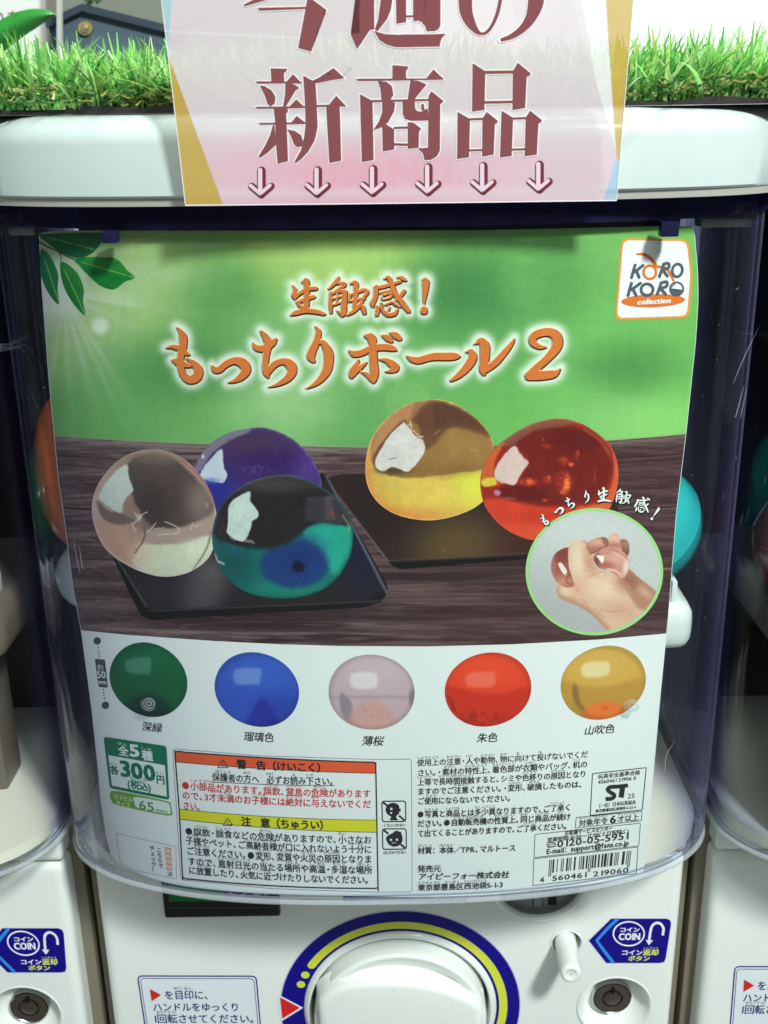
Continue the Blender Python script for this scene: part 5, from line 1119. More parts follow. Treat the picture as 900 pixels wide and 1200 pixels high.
for nm, cx, cy, rx, ry, rt, kd in (('green_sample', 174, 796.5, 47.2, 41.2, .62, 'green'), ('blue_sample', 301, 808, 50.2, 42.4, .36, 'blue'), ('pink_sample', 435.5, 811, 50.4, 43.8, .1, 'pink'), ('red_sample', 572, 808, 51, 42.8, -.24, 'red'), ('yellow_sample', 707, 800, 50.6, 42, -.36, 'yellow')):
    disc_obj(nm, cx, cy, rx, ry, rt, sw_fn(cx, cy, rx, ry, kd), s_poster, 2.0, MATS['vcol'], poster, 44, 150, sup=2.06)
BK = (38, 36, 44); blk = ink(BK)
b = Bin(s_poster, 2.2)
for s, x0, y0, x1, y1, h in (('深緑', 165.5, 855.5, 189.5, 858, 12), ('瑠璃色', 285, 867.5, 320.5, 869, 12), ('薄桜', 423.5, 873, 449, 873, 12.5), ('朱色', 558, 869.5, 582.5, 868.5, 12), ('山吹色', 683.5, 861, 719.5, 858, 12)):
    text(b, s, x0, y0, x1, y1, h, bold=0.3, slant=0.2)
b.build('sample_names', blk, poster)
# size mark at the left
gy = ink((74, 80, 92)); b = Bin(s_poster, 2.2)
for cx, cy in ((113.8, 751), (123.5, 826.5)): b.poly([(cx+4.4*math.cos(t), cy+4.4*math.sin(t)) for t in np.linspace(0, 2*math.pi, 22, endpoint=False)])
for x, y in ((115, 758.5), (115.4, 762), (115.9, 765.5), (116.3, 769), (121, 808), (121.4, 811.5), (121.8, 815), (122.3, 818.5)): b.poly([(x+.9*math.cos(t), y+.9*math.sin(t)) for t in np.linspace(0, 2*math.pi, 8, endpoint=False)])
b.poly(frame_line(b, [(111, 772), (123, 773), (126.5, 806), (115.5, 805)], 0, 2)); sz = b.build('size_mark', gy, poster)
b = Bin(s_poster, 4.5); text(b, '約', 114, 785, 121.5, 785.5, 8); text(b, '50', 113.8, 794.5, 124.5, 795, 11.5, bold=.5); text(b, 'mm', 115, 801.5, 125, 802, 7.5, bold=.3); b.build('size_mark_text', ink((230, 236, 236)), sz)

# ---- price panel
GN = ink((0, 116, 84)); crn = [(121.2, 863.2), (195.2, 874.3), (198.6, 937.6), (128.6, 923.6)]
b = Bin(s_poster, 2.0); b.poly(frame_line(b, crn, 0, 4)); pr = b.build('price_panel', GN, poster)
b = Bin(s_poster, 3.0); b.poly([(126.8, 884.8), (193.2, 896.8), (195.6, 933.6), (131.2, 920.6)]); b.build('price_ground', ink((226, 238, 232)), pr)
b = Bin(s_poster, 4.0); text(b, '全', 138.5, 884, 150.5, 886, 12.5, bold=.8, ruby=[(0, 1, 'ぜん')]); text(b, '5', 151, 886, 164, 888, 20, bold=1.6); text(b, '種', 166, 889.5, 179, 891.5, 12.5, bold=.8, ruby=[(0, 1, 'しゅ')]); b.build('price_white_text', ink((232, 240, 236)), pr)
b = Bin(s_poster, 4.0); text(b, '各', 128.5, 906, 139, 907.5, 11, bold=.8, ruby=[(0, 1, 'かく')]); text(b, '300', 140, 909.5, 182.5, 916.5, 26, bold=2.2); text(b, '円', 182.8, 917.5, 193, 919, 11.5, bold=.8, ruby=[(0, 1, 'えん')])
text(b, '(税込)', 149, 922.5, 177, 927.5, 11.5, bold=.7, ruby=[(1, 2, 'ぜいこみ')]); b.build('price_green_text', GN, pr)
# capsule size pill
def pill(pad): return [(136.5-pad*.2, 927.8-pad), (194, 939.2-pad), (199.6+pad, 944), (200.4+pad, 950), (197, 955+pad), (139, 943+pad), (131.5-pad, 938), (129.8-pad, 932)]
b = Bin(s_poster, 2.0); o_ = smooth_curve(pill(.7), True, 2)[:, :2]; b.poly(o_); pi_ = b.build('size_pill', ink((112, 164, 66)), poster)
b = Bin(s_poster, 3.0); b.poly(smooth_curve([(159, 934), (194, 940.2), (199, 944.5), (199.6, 950), (196.3, 954), (163, 947.2), (157.5, 940)], True, 2)[:, :2]); b.build('pill_ground', ink((222, 236, 226)), pi_)
b = Bin(s_poster, 4.0); text(b, 'カプセル', 133, 935.5, 155.5, 940, 6.4, bold=.25); text(b, 'サイズ', 136, 943, 153, 946.5, 6.4, bold=.25); b.build('pill_label', ink((214, 232, 190)), pi_)
b = Bin(s_poster, 4.0); text(b, '65', 162.5, 948, 181.5, 951.6, 15, bold=.6); text(b, 'mm', 182.5, 952, 197, 954.4, 8.5, bold=.1); b.build('pill_size_text', ink((84, 150, 70)), pi_)
# notice box at the lower left (its square code is left blank)
b = Bin(s_poster, 2.0); frame_line(b, [(135.9, 976.4), (206.2, 992.2), (206.8, 1030.2), (157, 1019.5), (141, 1012)], .55, 1); nb = b.build('check_box', ink((190, 150, 150)), poster)
b = Bin(s_poster, 3.0); b.poly([(193.4, 992.6), (200, 994), (201.6, 1020.5), (195.3, 1019)]); b.build('orange_flag', ink((222, 112, 74)), nb)
def vtext(b, s, x, y, h, dx, dy, bold=.2):
    for k, ch in enumerate(s): text(b, ch, x+dx*k-h/2, y+dy*k, x+dx*k+h/2, y+dy*k+.9, h, bold=bold)
b = Bin(s_poster, 4.0); vtext(b, '最新情報', 197, 999, 6.0, .4, 6.3); b.build('flag_text', ink((240, 236, 226)), nb)
b = Bin(s_poster, 3.0); vtext(b, 'は', 199.2, 1026, 6.4, .4, 6.4); vtext(b, 'こちらで', 186.5, 998, 6.4, .6, 6.2); vtext(b, 'チェック！', 178.5, 996, 6.4, .6, 6.3); b.build('check_text', ink((60, 58, 66)), nb)

# ---- warning box
b = Bin(s_poster, 1.6)
frame_line(b, [(202.2, 877.2), (300, 885.5), (440, 890.0), (482.2, 889.6), (483, 1045.2), (440, 1045.6), (320, 1041.5), (212, 1031)], .6, 4); wb = b.build('warning_box', ink((110, 112, 120)), poster)
WTL, WTR, WBR, WBL = (205.5, 880.5), (440.2, 893.4), (443.2, 1041), (214.5, 1029.3)
def wcurve(y0, y1, x0, x1, bow, n=24): return [(x0+(x1-x0)*t, y0+(y1-y0)*t+bow*4*t*(1-t)) for t in np.linspace(0, 1, n)]
top_ = wcurve(880.5, 893.4, 205.5, 440.2, 1.8); hb = wcurve(892.8, 906.2, 206.6, 440.6, 2.2); y1_ = wcurve(948.3, 961, 210.4, 441.6, 3.0); y2_ = wcurve(960, 975.3, 211.2, 441.9, 3.2); bt = wcurve(1029.3, 1041, 214.5, 443.2, 3.4)
b = Bin(s_poster, 2.2); b.poly(top_+hb[::-1], cell=7); b.build('warning_header', ink((226, 92, 52)), wb)
b = Bin(s_poster, 2.2); b.poly(y1_+y2_[::-1], cell=7); b.build('caution_header', ink((216, 214, 40)), wb)
b = Bin(s_poster, 3.4); fr = top_+[(441.5, 960)]+bt[::-1]+[(209.8, 950)]
fr = smooth_curve([(205.2, 885), (206, 881.6), (209.5, 880.4)]+top_[1:-1]+[(437, 893.2), (440, 894.6), (440.4, 898)]+[(441.4, 950), (443, 1037)]+[(442.8, 1040), (439, 1041.2)]+bt[1:-1][::-1]+[(218.5, 1030), (215, 1028), (213.8, 1024)]+[(210, 950)], True, 3)[:, :2]
b.ribbon(np.c_[fr, np.full(len(fr), 1.5)], False, True)
for ln in (hb, y1_, y2_): b.ribbon([(x, y, .6) for x, y in ln], False)
b.build('warning_frame', blk, wb)
def tri(b, x, y, s):
    p = np.array([(x, y-s), (x+s*1.1, y+s*.72), (x-s*1.1, y+s*.72)]); b.ribbon(np.c_[frame_line(b, p, 0, .9), np.full(len(frame_line(b, p, 0, .9)), .8)], False, True); b.ribbon([(x, y-s*.35, .9), (x, y+s*.2, .7)], False); b.ribbon([(x, y+s*.42, .8), (x, y+s*.5, .8)], False)
b = Bin(s_poster, 4.2); tri(b, 261, 895.5, 5.6); text(b, '警　告（けいこく）', 277, 899.8, 383, 904.6, 11.5, bold=.75, tight=False, bow=.4)
tri(b, 266.8, 963.6, 5.2); text(b, '注　意（ちゅうい）', 282.5, 967.0, 386, 972.0, 11.5, bold=.75, tight=False, bow=.4); b.build('header_text', blk, wb)
b = Bin(s_poster, 3.0)
text(b, '保護者の方へ　必ずお読み下さい。', 248.5, 914.2, 392, 919.5, 10.2, bow=1, bold=.3, ruby=[(0, 3, 'ほごしゃ'), (4, 1, 'かた'), (7, 1, 'かなら'), (10, 1, 'よ'), (12, 1, 'くだ')])
b.ribbon([(x, y, .6) for x, y in wcurve(916.3, 920.6, 248, 392, 1)], False); b.build('warning_subtitle', blk, wb)
b = Bin(s_poster, 3.0)
text(b, '●小部品があります。誤飲、窒息の危険があります', 213, 924, 434.5, 934.2, 10.4, bow=2.2, bold=.3, ruby=[(1, 3, 'しょうぶひん'), (10, 2, 'ごいん'), (13, 2, 'ちっそく'), (16, 2, 'きけん')])
text(b, 'ので、3才未満のお子様には絶対に与えないでくだ', 213.2, 935.6, 434.8, 946.4, 10.4, bow=2.2, bold=.3, ruby=[(4, 3, 'さいみまん'), (9, 2, 'こさま'), (13, 2, 'ぜったい'), (16, 1, 'あた')])
text(b, 'さい。', 214.3, 947.6, 236, 950, 10.4, bold=.3); b.build('warning_text', ink((206, 44, 52)), wb)
b = Bin(s_poster, 3.0)
for s, x0, y0, x1, y1, rb in (('●誤飲・誤食などの危険がありますので、小さなお', 217, 977.6, 435.5, 988.2, [(1, 2, 'ごいん'), (4, 2, 'ごしょく'), (9, 2, 'きけん'), (19, 1, 'ちい')]),
                              ('子様やペット、ご高齢者様が口に入れないよう十分に', 217.5, 988.6, 435.8, 999.4, [(0, 2, 'こさま'), (8, 4, 'こうれいしゃさま'), (13, 1, 'くち'), (15, 1, 'い'), (21, 2, 'じゅうぶん')]),
                              ('ご注意ください。●変形、変質や火災の原因となりま', 218.5, 1000.6, 436, 1010.8, [(1, 2, 'ちゅうい'), (9, 2, 'へんけい'), (12, 2, 'へんしつ'), (15, 2, 'かさい'), (18, 2, 'げんいん')]),
                              ('すので、直射日光の当たる場所や高温・多湿な場所', 220, 1012.8, 436.3, 1023.6, [(4, 4, 'ちょくしゃにっこう'), (9, 1, 'あ'), (12, 2, 'ばしょ'), (15, 2, 'こうおん'), (18, 2, 'たしつ'), (21, 2, 'ばしょ')]),
                              ('に放置したり、火気に近づけたりしないでください。', 221, 1023.4, 433.5, 1035.2, [(1, 2, 'ほうち'), (7, 2, 'かき'), (10, 1, 'ちか')])):
    text(b, s, x0, y0, x1, y1, 10.2, bow=2.4, bold=.3, ruby=rb)
b.build('caution_text', blk, wb)
# pictograms
for k, (x, y) in enumerate(((447.6, 938.8), (448.2, 971.2))):
    b = Bin(s_poster, 2.2); frame_line(b, [(x, y+.2), (x+27.8, y), (x+28, y+23.8), (x+.5, y+24.2)], 1.3, 3)
    pc = b.build('pictogram', blk, wb)
    b = Bin(s_poster, 3.0)
    if k == 0:
        b.poly([(x+13+8.6*math.cos(t), y+10+8*math.sin(t)) for t in np.linspace(.55, 2*math.pi-.55, 30)]+[(x+14, y+10)]); b.poly([(x+18.5, y+9), (x+22, y+8.6), (x+22, y+12), (x+18.5, y+12)]); b.poly([(x+10, y+19.5), (x+17, y+19.5), (x+19, y+22.5), (x+9.5, y+22.5)]); b.poly([(x+10.5, y+16), (x+17, y+16), (x+16.5, y+20), (x+11, y+20)])
    else:
        b.poly([(x+4, y+11), (x+6, y+8), (x+11, y+5.5), (x+16, y+2), (x+18, y+6.5), (x+22, y+4), (x+23.5, y+10), (x+23.5, y+15), (x+19, y+20), (x+13, y+21.2), (x+8, y+19), (x+5, y+14.5)])
    b.ribbon([(x+1.5, y+1.5, 2.2), (x+7, y+6, 2.2)], False); b.ribbon([(x+20, y+17, 2.2), (x+26.5, y+22.5, 2.2)], False)
    b.build('pictogram_figure', blk, wb)
    b = Bin(s_poster, 5.0)
    dots = ((x+11, y+9, 1.5), (x+10.8, y+14, 1.2)) if k == 0 else ((x+10, y+13, 1.4), (x+17, y+12.8, 1.4))
    for dx_, dy_, r_ in dots: b.poly([(dx_+r_*math.cos(t), dy_+r_*math.sin(t)) for t in np.linspace(0, 2*math.pi, 10, endpoint=False)])
    if k: b.ribbon(smooth_curve([(x+11, y+17, .6), (x+13.5, y+16.2, .6), (x+16, y+17, .6)]), False)
    b.build('pictogram_eyes', ink((214, 228, 226)), wb)
b = Bin(s_poster, 2.2); text(b, 'くちにいれない', 449, 969, 475, 968.4, 4.2, bold=.2); text(b, 'ひにちかづけない', 449, 1001, 476, 1000.4, 4.2, bold=.2); b.build('pictogram_captions', blk, wb)

# ---- notes at the right
nt_ = Bin(s_poster, 2.2)
for s, x0, y0, x1, y1, bw, rb in (('使用上の注意・人や動物、物に向けて投げないでくだ', 488.5, 897.4, 689, 887.2, .8, [(0, 3, 'しようじょう'), (4, 2, 'ちゅうい'), (7, 1, 'ひと'), (9, 2, 'どうぶつ'), (12, 1, 'もの'), (14, 1, 'む'), (17, 1, 'な')]),
    ('さい。・素材の特性上、着色部が衣類やバッグ、机の', 488.8, 909.2, 688.5, 898.8, .8, [(4, 2, 'そざい'), (7, 3, 'とくせいじょう'), (11, 3, 'ちゃくしょくぶ'), (15, 2, 'いるい'), (22, 1, 'つくえ')]),
    ('上等で長時間接触すると、シミや色移りの原因となり', 488.8, 920.2, 687.2, 910.2, .8, [(0, 2, 'じょうとう'), (3, 5, 'ちょうじかんせっしょく'), (15, 2, 'いろうつ'), (19, 2, 'げんいん')]),
    ('ますのでご注意ください。・変形、破損したものは、', 488.8, 931.0, 683.5, 922.2, .8, [(5, 2, 'ちゅうい'), (13, 2, 'へんけい'), (16, 2, 'はそん')]),
    ('ご使用にならないでください。', 489, 942.2, 599.5, 938.4, .4, [(1, 2, 'しよう')]),
    ('●写真と商品とは多少異なりますので、ご了承く', 489, 957.8, 669.5, 949.2, .8, [(1, 2, 'しゃしん'), (4, 2, 'しょうひん'), (8, 3, 'たしょうこと'), (19, 2, 'りょうしょう')]),
    ('ださい。●自動販売機の性質上、同じ商品が続け', 489, 968.6, 668.8, 960.2, .8, [(5, 5, 'じどうはんばいき'), (11, 3, 'せいしつじょう'), (15, 1, 'おな'), (17, 2, 'しょうひん'), (20, 1, 'つづ')]),
    ('て出てくることがありますので、ご了承ください。', 489, 980.4, 665.5, 971.0, .8, [(1, 1, 'で'), (16, 2, 'りょうしょう')]),
    ('材質：本体／TPR、マルトース', 489.3, 1000.2, 604.5, 996.8, .4, [(0, 2, 'ざいしつ'), (3, 2, 'ほんたい')]),
    ('発売元', 489.3, 1021.6, 516.8, 1021.0, .1, None)):
    text(nt_, s, x0, y0, x1, y1, 8.8, bow=bw, bold=.28, ruby=rb)
text(nt_, 'アイピーフォー株式会社', 489.5, 1030.8, 596.5, 1028.0, 8.6, bow=.3, bold=.4, slant=.15)
text(nt_, '東京都豊島区西池袋5-1-3', 489.5, 1043.6, 589.5, 1039.8, 8.6, bow=.3, bold=.28, ruby=[(0, 3, 'とうきょうと'), (3, 3, 'としまく'), (6, 3, 'にしいけぶくろ')])
nt_.build('usage_notes', blk, poster)
# safety mark
b = Bin(s_poster, 2.2); frame_line(b, [(694.4, 906.6), (757.4, 899.6), (752.6, 949), (691.7, 955.6)], 1.0, .6); sm = b.build('safety_mark', blk, poster)
b = Bin(s_poster, 3.0); text(b, '玩具安全基準合格', 700.5, 912.6, 750, 907.4, 6, bold=.2); text(b, '4560461 21906 0', 700.7, 918.8, 745.5, 913.8, 6, bold=.2)
text(b, '25', 735.5, 936, 744, 935, 8, bold=.1); text(b, '（一社）日本玩具協会', 699, 946.6, 745, 941.8, 5.4, bold=.15, tight=False); text(b, '東京都墨田区東駒形4-22-4', 697.5, 952.2, 745.5, 947.2, 4.2, bold=.15); b.build('mark_small_text', blk, sm)
b = Bin(s_poster, 4.0)
b.ribbon(smooth_curve([(723.5, 921.8, 4.6), (715, 922.4, 4.6), (712.2, 925.4, 4.6), (716, 928.8, 4.6), (720.2, 932, 4.6), (717.5, 935.6, 4.6), (709.8, 936.4, 4.6)]), False); b.ribbon([(722.5, 921.8, 4.4), (736, 920.4, 4.4)], False); b.ribbon([(729.8, 921.5, 6), (728, 934.6, 6)], False); b.build('mark_letters', blk, sm)
b = Bin(s_poster, 2.2); frame_line(b, [(675.4, 958), (752.4, 950.6), (751.6, 961.8), (674.2, 970.4)], .7, .5); ag = b.build('age_box', blk, poster)
b = Bin(s_poster, 3.0); text(b, '対象年令', 678, 968.2, 712, 964.8, 8.4, bold=.35, ruby=[(0, 4, 'たいしょうねんれい')]); text(b, '6', 714, 965.2, 722, 964.4, 12.5, bold=.8); text(b, '才以上', 723, 963.6, 748.5, 960.8, 8.6, bold=.35, ruby=[(0, 1, 'さい'), (1, 2, 'いじょう')]); b.build('age_text', blk, ag)
b = Bin(s_poster, 2.2); frame_line(b, [(627, 977.8), (750.6, 964.6), (748.6, 991.2), (625.8, 1005)], .7, 1.5); sv = b.build('service_box', blk, poster)
b = Bin(s_poster, 3.0); text(b, 'お客様サービスセンター', 661.5, 979.0, 718, 972.8, 6.4, bold=.3); text(b, '営業時間/10:00〜17:00(土日祝除く)', 641, 986.8, 737, 975.8, 5.8, bold=.2)
text(b, '0120-05-5951', 652.5, 993.2, 737, 983.2, 11.5, bold=.5); text(b, 'E-mail：support@fans.co.jp', 640, 1001.2, 737, 990.6, 8.6, bold=.45)
b.ribbon(P_([(7*math.cos(t), 3.6*math.sin(t), 1.1) for t in np.linspace(0, 2*math.pi, 20, endpoint=False)], (646.2, 989.6), 1.35), False, True); b.ribbon([(642.5, 990, .8), (646, 988.8, .8), (649.6, 989.4, .8)], False); b.ribbon([(642, 992.8, 1.2), (650.8, 991.8, 1.2)], False)
b.build('service_text', blk, sv)
# bar code
b = Bin(s_poster, 2.2); frame_line(b, [(625.4, 1006.4), (747.8, 992.6), (745.6, 1023.6), (624.6, 1037.8)], .7, .5); bc = b.build('barcode_box', blk, poster)
b = Bin(s_poster, 3.0)
Lc = ['0001101', '0011001', '0010011', '0111101', '0100011', '0110001', '0101111', '0111011', '0110111', '0001011']
Gc = [''.join('1' if q == '0' else '0' for q in c)[::-1] for c in Lc]; Rcode = [''.join('1' if q == '0' else '0' for q in c) for c in Lc]
digits = '4560461219060'; par = ['LLLLLL', 'LLGLGG', 'LLGGLG', 'LLGGGL', 'LGLLGG', 'LGGLLG', 'LGGGLL', 'LGLGLG', 'LGLGGL', 'LGGLGL'][4]
bits = '101'+''.join((Lc if par[i] == 'L' else Gc)[int(digits[i+1])] for i in range(6))+'01010'+''.join(Rcode[int(d)] for d in digits[7:])+'101'
def bcp(u, v): # u along 0..1, v 0 top .. 1 bottom of bars
    t = np.array([644.0+96.0*u, 1007.8-11.0*u]); return t+np.array([-1.0*v-.8*u*v, 15.4*v])
i = 0; N = len(bits)
while i < N:
    if bits[i] == '1':
        j = i
        while j < N and bits[j] == '1': j += 1
        v = 1.28 if (i < 3 or i >= N-3 or 45 <= i < 50) else 1.0
        a0, a1, a2, a3 = bcp(i/N, 0), bcp(j/N-.0012, 0), bcp(j/N-.0012, v), bcp(i/N, v); b.add([a0, a1, a2, a3], [(0, 1, 2, 3)]); i = j
    else: i += 1
text(b, '4', 632.5, 1034.4, 638, 1033.8, 8.6, bold=.35); text(b, '560461', 646.5, 1032.6, 688, 1028.0, 8.6, bold=.35); text(b, '219060', 694.5, 1027.4, 737, 1022.4, 8.6, bold=.35)
b.build('barcode_print', blk, bc)

# ---- clear bumps of the case over the poster
clr = clear_mat('clear_bump_plastic', (0.90, 0.93, 0.93), (0.7, 0.74, 0.76), (0.35, 0.38, 0.42), 0.03, 0.05, (0.8, 0.85, 0.85))
for cx, cy, r_ in ((174.5, 824.5, 9.5), (741, 826, 8.5)):
    p = proj(cx, cy, s_case); rr_ = r_*0.00042
    o = lathe_y('clear_case_bump', p[0], p[2], [(rr_*1.0, p[1]-0.0003), (rr_*.96, p[1]-0.0016), (rr_*.72, p[1]-0.0022), (rr_*.62, p[1]-0.0012), (rr_*.5, p[1]-0.0012), (rr_*.42, p[1]-0.0026), (rr_*.02, p[1]-0.0030)], clr, case, 32)
    o.location = -mach.location if o.parent is mach else (0, 0, 0)

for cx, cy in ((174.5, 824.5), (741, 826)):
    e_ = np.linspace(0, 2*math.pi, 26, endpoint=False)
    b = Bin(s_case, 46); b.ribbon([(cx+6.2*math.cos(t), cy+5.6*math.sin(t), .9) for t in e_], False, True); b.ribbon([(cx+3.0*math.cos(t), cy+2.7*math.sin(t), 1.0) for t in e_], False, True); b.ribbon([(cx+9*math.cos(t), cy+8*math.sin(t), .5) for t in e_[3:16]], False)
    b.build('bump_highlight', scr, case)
# ------------------------------------------------------------------ the sheet sign hanging over the lid
sign = root('paper_sign', 'pink sheet sign with dark red Japanese letters and six arrows, hung over the lid', 'sign', tuple(proj(470, 236, s_sign)))
SL = lambda y: np.interp(y, [-90, 0, 240], [179, 190, 217.5]); SR = lambda y: np.interp(y, [-90, 0, 236], [750, 742, 722.5])
SB = lambda x: np.interp(x, [217, 722], [240.3, 234.5])
def sign_col(X, Y):
    c = flat(X, (228, 215, 219)); c = mix(c, (238, 234, 238), np.exp(-((Y-150)/9)**2)*.5); pk = sst(140, 195, Y)  # bright band is sheen painted into the sheet colour
    c = mix(c, (238, 176, 196), pk*(.45+.4*np.exp(-((X-420)/140)**2))); c = mix(c, (238, 214, 224), np.exp(-((Y-226)/8)**2)*.6)  # pink fade and low pale strip: translucency and sheen put into the colour
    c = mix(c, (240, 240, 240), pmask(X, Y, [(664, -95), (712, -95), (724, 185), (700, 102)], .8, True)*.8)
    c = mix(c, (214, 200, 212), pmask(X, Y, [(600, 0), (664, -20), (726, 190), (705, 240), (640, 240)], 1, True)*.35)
    gold = (206, 172, 84)
    c = mix(c, (176, 212, 226), pmask(X, Y, [(170, -95), (199, -95), (201, 0), (196, 66), (188, 50)], .5, True))
    c = mix(c, gold, pmask(X, Y, [(190, 50), (196, 62), (263, 245), (210, 245)], .5, True)); c = mix(c, gold, pmask(X, Y, [(707, -95), (760, -95), (745, 0), (733, 130), (727, 204), (722, 180), (716, 92), (710, 0)], .5, True))
    c = mix(c, (168, 200, 226), pmask(X, Y, [(704, 245), (722, 186), (728, 190), (728, 245)], .5, True))
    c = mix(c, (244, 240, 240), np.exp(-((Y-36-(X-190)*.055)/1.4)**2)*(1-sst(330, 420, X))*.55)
    return c*(1+.02*(fbm(X/40, Y/40, 88)-.5))[..., None]
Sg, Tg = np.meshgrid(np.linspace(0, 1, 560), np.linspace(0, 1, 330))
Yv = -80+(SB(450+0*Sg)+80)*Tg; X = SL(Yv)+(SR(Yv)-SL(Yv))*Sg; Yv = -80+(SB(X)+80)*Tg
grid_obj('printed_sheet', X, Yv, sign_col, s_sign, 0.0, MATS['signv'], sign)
# clear sleeve edge at the bottom
b = Bin(s_sign, 4); b.ribbon([(217.2, 240.6, 1.3), (400, 238.9, 1.3), (560, 236.9, 1.3), (722.6, 234.8, 1.3)], False); b.ribbon([(217.2, 240.2, .9), (203.5, 120, .9), (179.5, -80, .9)], False); b.ribbon([(722.6, 234.6, .9), (732.5, 115, .9), (749.4, -80, .9)], False)
b.build('sleeve_edge', mat('sleeve_edge_plastic', (246, 246, 246), 0.2), sign)
polys = []
A_, B_ = ((280, 70), 4.737), ((460, 70), 4.5)
def pa(*p): polys.append(P_(p, *A_))
def pb(*p): polys.append(P_(p, *B_))
pa((176, 47), (268, 50), (266, 60), (250, 74), (252, 122), (180, 124)); pa((92, 119), (262, 121), (350, 122), (350, 131), (250, 130), (102, 132)); pa((262, 124), (300, 79), (345, 126))
pa((116, 142), (140, 145), (180, 168), (203, 205), (200, 240), (178, 258), (160, 248), (145, 200)); pa((258, 126), (310, 137), (336, 156), (315, 170), (262, 258), (245, 256), (256, 190))
pa((90, 261), (370, 258), (370, 267), (102, 272)); pa((278, 262), (318, 219), (364, 262)); pa((108, 350), (372, 347), (372, 356), (120, 360)); pa((288, 352), (320, 311), (370, 350))
pa((192, 268), (268, 266), (274, 285), (262, 300), (266, 380), (273, 562), (215, 577), (206, 470), (200, 330)); pa((196, 355), (208, 470), (160, 515), (118, 545), (108, 535), (140, 485), (172, 420), (188, 365))
pa((268, 386), (310, 395), (345, 418), (356, 450), (350, 478), (328, 486), (306, 470), (290, 425))
pa((357, 87), (425, 125), (432, 240), (437, 375), (420, 450), (385, 510), (345, 552), (316, 574), (308, 566), (345, 500), (362, 430), (370, 360), (366, 230)); pa((405, 118), (445, 98), (525, 45), (585, 102), (520, 112), (430, 130)); pa((428, 251), (500, 249), (540, 199), (597, 259), (428, 262)); pa((484, 256), (560, 257), (568, 560), (502, 573))
polys.append([(416.8, 92.2), (519.8, 91.6), (519.8, 93.2), (420, 95)]); pb((178, 98), (215, 50), (269, 100)); polys.append([(460, 76.2), (478.9, 77.8), (477.6, 81), (475.8, 83.2), (476, 92.3), (459.8, 93)])
pa((770, 117), (820, 122), (850, 148), (858, 195), (842, 222), (792, 228), (785, 160)); pa((672, 190), (742, 228), (748, 556), (682, 568))
polys.append([(434, 117.2), (504, 115.8), (504, 118.2), (434, 119.8)]); pb((205, 165), (270, 218), (252, 236), (250, 480), (235, 508), (205, 527), (168, 530), (160, 492), (132, 467), (187, 463), (190, 190))
pb((94, 108), (140, 112), (180, 130), (168, 145), (115, 210), (80, 207)); pa((795, 232), (868, 236), (862, 285), (830, 345), (800, 372), (745, 392), (778, 340), (795, 290)); pb((52, 212), (118, 215), (120, 258), (130, 270), (150, 274), (186, 255), (190, 320), (100, 322), (65, 312), (54, 285))
pa((795, 345), (862, 386), (862, 498), (798, 510)); polys.append([(461.4, 148.6), (480, 148.0), (480, 150.6), (461.4, 151.2)]); pb((80, 328), (112, 332), (152, 364), (140, 380), (138, 464), (80, 471)); polys.append([(461.4, 167.6), (478.4, 168.2), (478.4, 171), (461.4, 170.6)])
pb((150, 235), (165, 232), (170, 262), (160, 268), (152, 262))
pb((422, 17), (490, 60), (485, 264), (419, 274)); pb((484, 58), (642, 56), (642, 72), (484, 75)); pb((634, 60), (660, 15), (728, 70), (726, 84), (708, 90), (700, 254), (632, 266)); pb((484, 218), (636, 215), (636, 229), (484, 232))
pb((343, 274), (409, 312), (404, 514), (340, 524)); pb((406, 308), (478, 306), (478, 318), (406, 320)); pb((474, 310), (496, 274), (556, 322), (552, 334), (540, 340), (534, 500), (472, 512)); pb((403, 472), (476, 470), (476, 482), (403, 484))
pb((575, 267), (636, 306), (629, 507), (566, 517)); pb((633, 304), (706, 301), (706, 314), (633, 316)); pb((702, 305), (725, 267), (788, 318), (784, 330), (770, 336), (761, 500), (696, 510)); pb((628, 468), (700, 466), (700, 478), (628, 480))
C_, D_ = ((300, 0), 5.0), ((470, 0), 5.0)
def pc(*p): polys.append(P_(p, *C_))
def pd(*p): polys.append(P_(p, *D_))
pc((8, 45), (310, 39), (310, 52), (20, 63)); pc((300, -4), (330, -4), (414, 58), (410, 70), (384, 84), (324, 303), (246, 281)); pc((300, -60), (312, -90), (420, -300), (470, -300), (455, -250), (640, -40), (600, -30), (440, -210), (300, -90), (120, 10), (-70, 38), (-75, 26), (60, -30), (200, -130), (380, -300))
polys.pop(); pc((-72, 26), (60, -40), (200, -140), (350, -330), (420, -320), (360, -220), (180, -70), (60, 0), (-66, 38)); pc((390, -300), (440, -250), (560, -130), (740, -60), (700, 0), (655, 6), (560, -50), (450, -150))
pc((614, -260), (690, -230), (694, 172), (668, 176), (592, 290), (555, 203), (620, 188)); pc((735, -260), (800, -220), (798, 10), (790, 60), (768, 112), (712, 184), (696, 172), (716, 110), (730, 0)); pc((816, -220), (880, -200), (880, 130), (822, 140))
pc((690, 178), (720, 190), (760, 200), (850, 204), (900, 203), (900, 277), (820, 277), (765, 262), (722, 235)); pd((-2, 202), (200, 200), (228, 198), (264, 198), (240, 222), (230, 250), (228, 273), (-2, 277))
pd((26, 90), (78, 88), (78, 101), (26, 103)); pd((70, -220), (130, -220), (131, 30), (134, 112), (158, 112), (158, -220), (232, -220), (231, 148), (222, 168), (200, 182), (150, 185), (140, 152), (118, 128), (96, 120), (90, 126), (70, 122))
def gb(lay, grow=0): return Bin(s_sign, lay)
b = Bin(s_sign, 1.2)
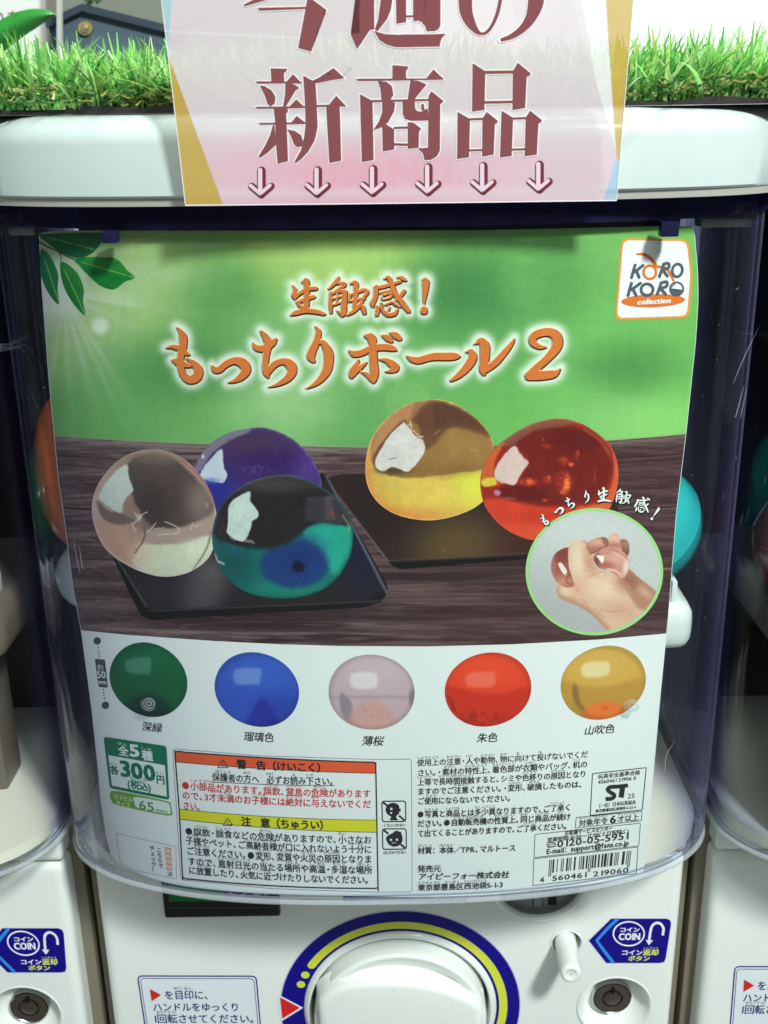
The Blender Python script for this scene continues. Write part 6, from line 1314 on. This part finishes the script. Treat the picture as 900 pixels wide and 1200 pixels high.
for p in polys:
    p = np.array(p); 
    if p[:, 1].min() < -78: p = np.c_[p[:, 0], np.maximum(p[:, 1], -78)]
    d = np.array([q for i, q in enumerate(p) if i == 0 or np.hypot(*(q-p[i-1])) > .05]); L_ = []
    for i in range(len(d)):
        a, c = d[i], d[(i+1) % len(d)]; b.ribbon([(a[0], a[1], 2.6), (c[0], c[1], 2.6)], True)
sn = [np.array(P_(st, *D_)) for st in ([(372, -200, 84), (376, -60, 84), (380, 60, 76), (405, 130, 60), (440, 180, 34), (470, 198, 18), (500, 190, 20), (530, 155, 20), (560, 90, 22), (578, 20, 22), (590, -60, 22), (600, -200, 22)], [(640, -380, 30), (740, -330, 60), (785, -200, 80), (792, -60, 92), (788, 20, 92), (762, 100, 66), (715, 165, 46), (650, 212, 32), (583, 236, 20)])]
sn = [smooth_curve(s__, False, 2) for s__ in sn]
for s__ in sn:
    s__ = s__[s__[:, 1] > -76]; q = s__.copy(); q[:, 2] += 2.4; b.ribbon(q, True)
for x, y0, y1 in ((305.6, 196, 231), (371.6, 195, 230.5), (436.6, 194, 229.5), (501.2, 192, 228.5), (565.7, 191, 227), (631.5, 189.5, 225)):
    pass
b.build('letter_outline', ink((244, 238, 240)), sign)
b = Bin(s_sign, 3.2)
for p in polys:
    p = np.array(p); p = np.c_[p[:, 0], np.maximum(p[:, 1], -78)]; b.poly(p)
for s__ in sn: b.ribbon(s__[s__[:, 1] > -76], False)
b.build('sign_letters', ink((136, 78, 82)), sign)
def arrow(x, y0, y1):
    b = Bin(s_sign, 4); hw = 15.5
    for lay, dx, dy, wd, m_ in ((4, .9, .6, 10.0, ink((120, 50, 62))), (5.0, -.7, -.3, 5.0, ink((236, 208, 220)))):
        b = Bin(s_sign, lay); b.ribbon([(x+dx, y0+4+dy, wd), (x+dx, y1-7+dy, wd)], True); b.ribbon([(x-hw+4+dx, y1-13.5+dy, wd*.82), (x+dx, y1-3.6+dy, wd*.82), (x+dx+.01, y1-3.6+dy, wd*.82)], True); b.ribbon([(x+hw-4+dx, y1-13.5+dy, wd*.82), (x+dx, y1-3.6+dy, wd*.82), (x+dx+.01, y1-3.6+dy, wd*.82)], True)
        if lay == 4: o = b.build('arrow', m_, sign)
        else: b.build('arrow_fill', m_, o)
for x, y0, y1 in ((305.6, 195.5, 231), (371.6, 195, 230.5), (436.6, 193.5, 229.5), (501.2, 191.5, 228.5), (565.7, 190, 227), (631.5, 188.5, 225.5)): arrow(x, y0, y1)

# unseen blank poster sheets, added to shade the inside of the neighbours' cases
for dx, nm in ((-PITCHX, 'left'), (PITCHX, 'right')):
    o = bpy.data.objects.new('product_poster', sheet.data); COL.objects.link(o); o.location = (dx, 0, 0)  # added blank sheet, only there to shade the neighbour's case
    tag(o, 'unseen blank poster sheet added to shade the %s neighbouring machine, beyond the photo edge' % nm, 'poster')
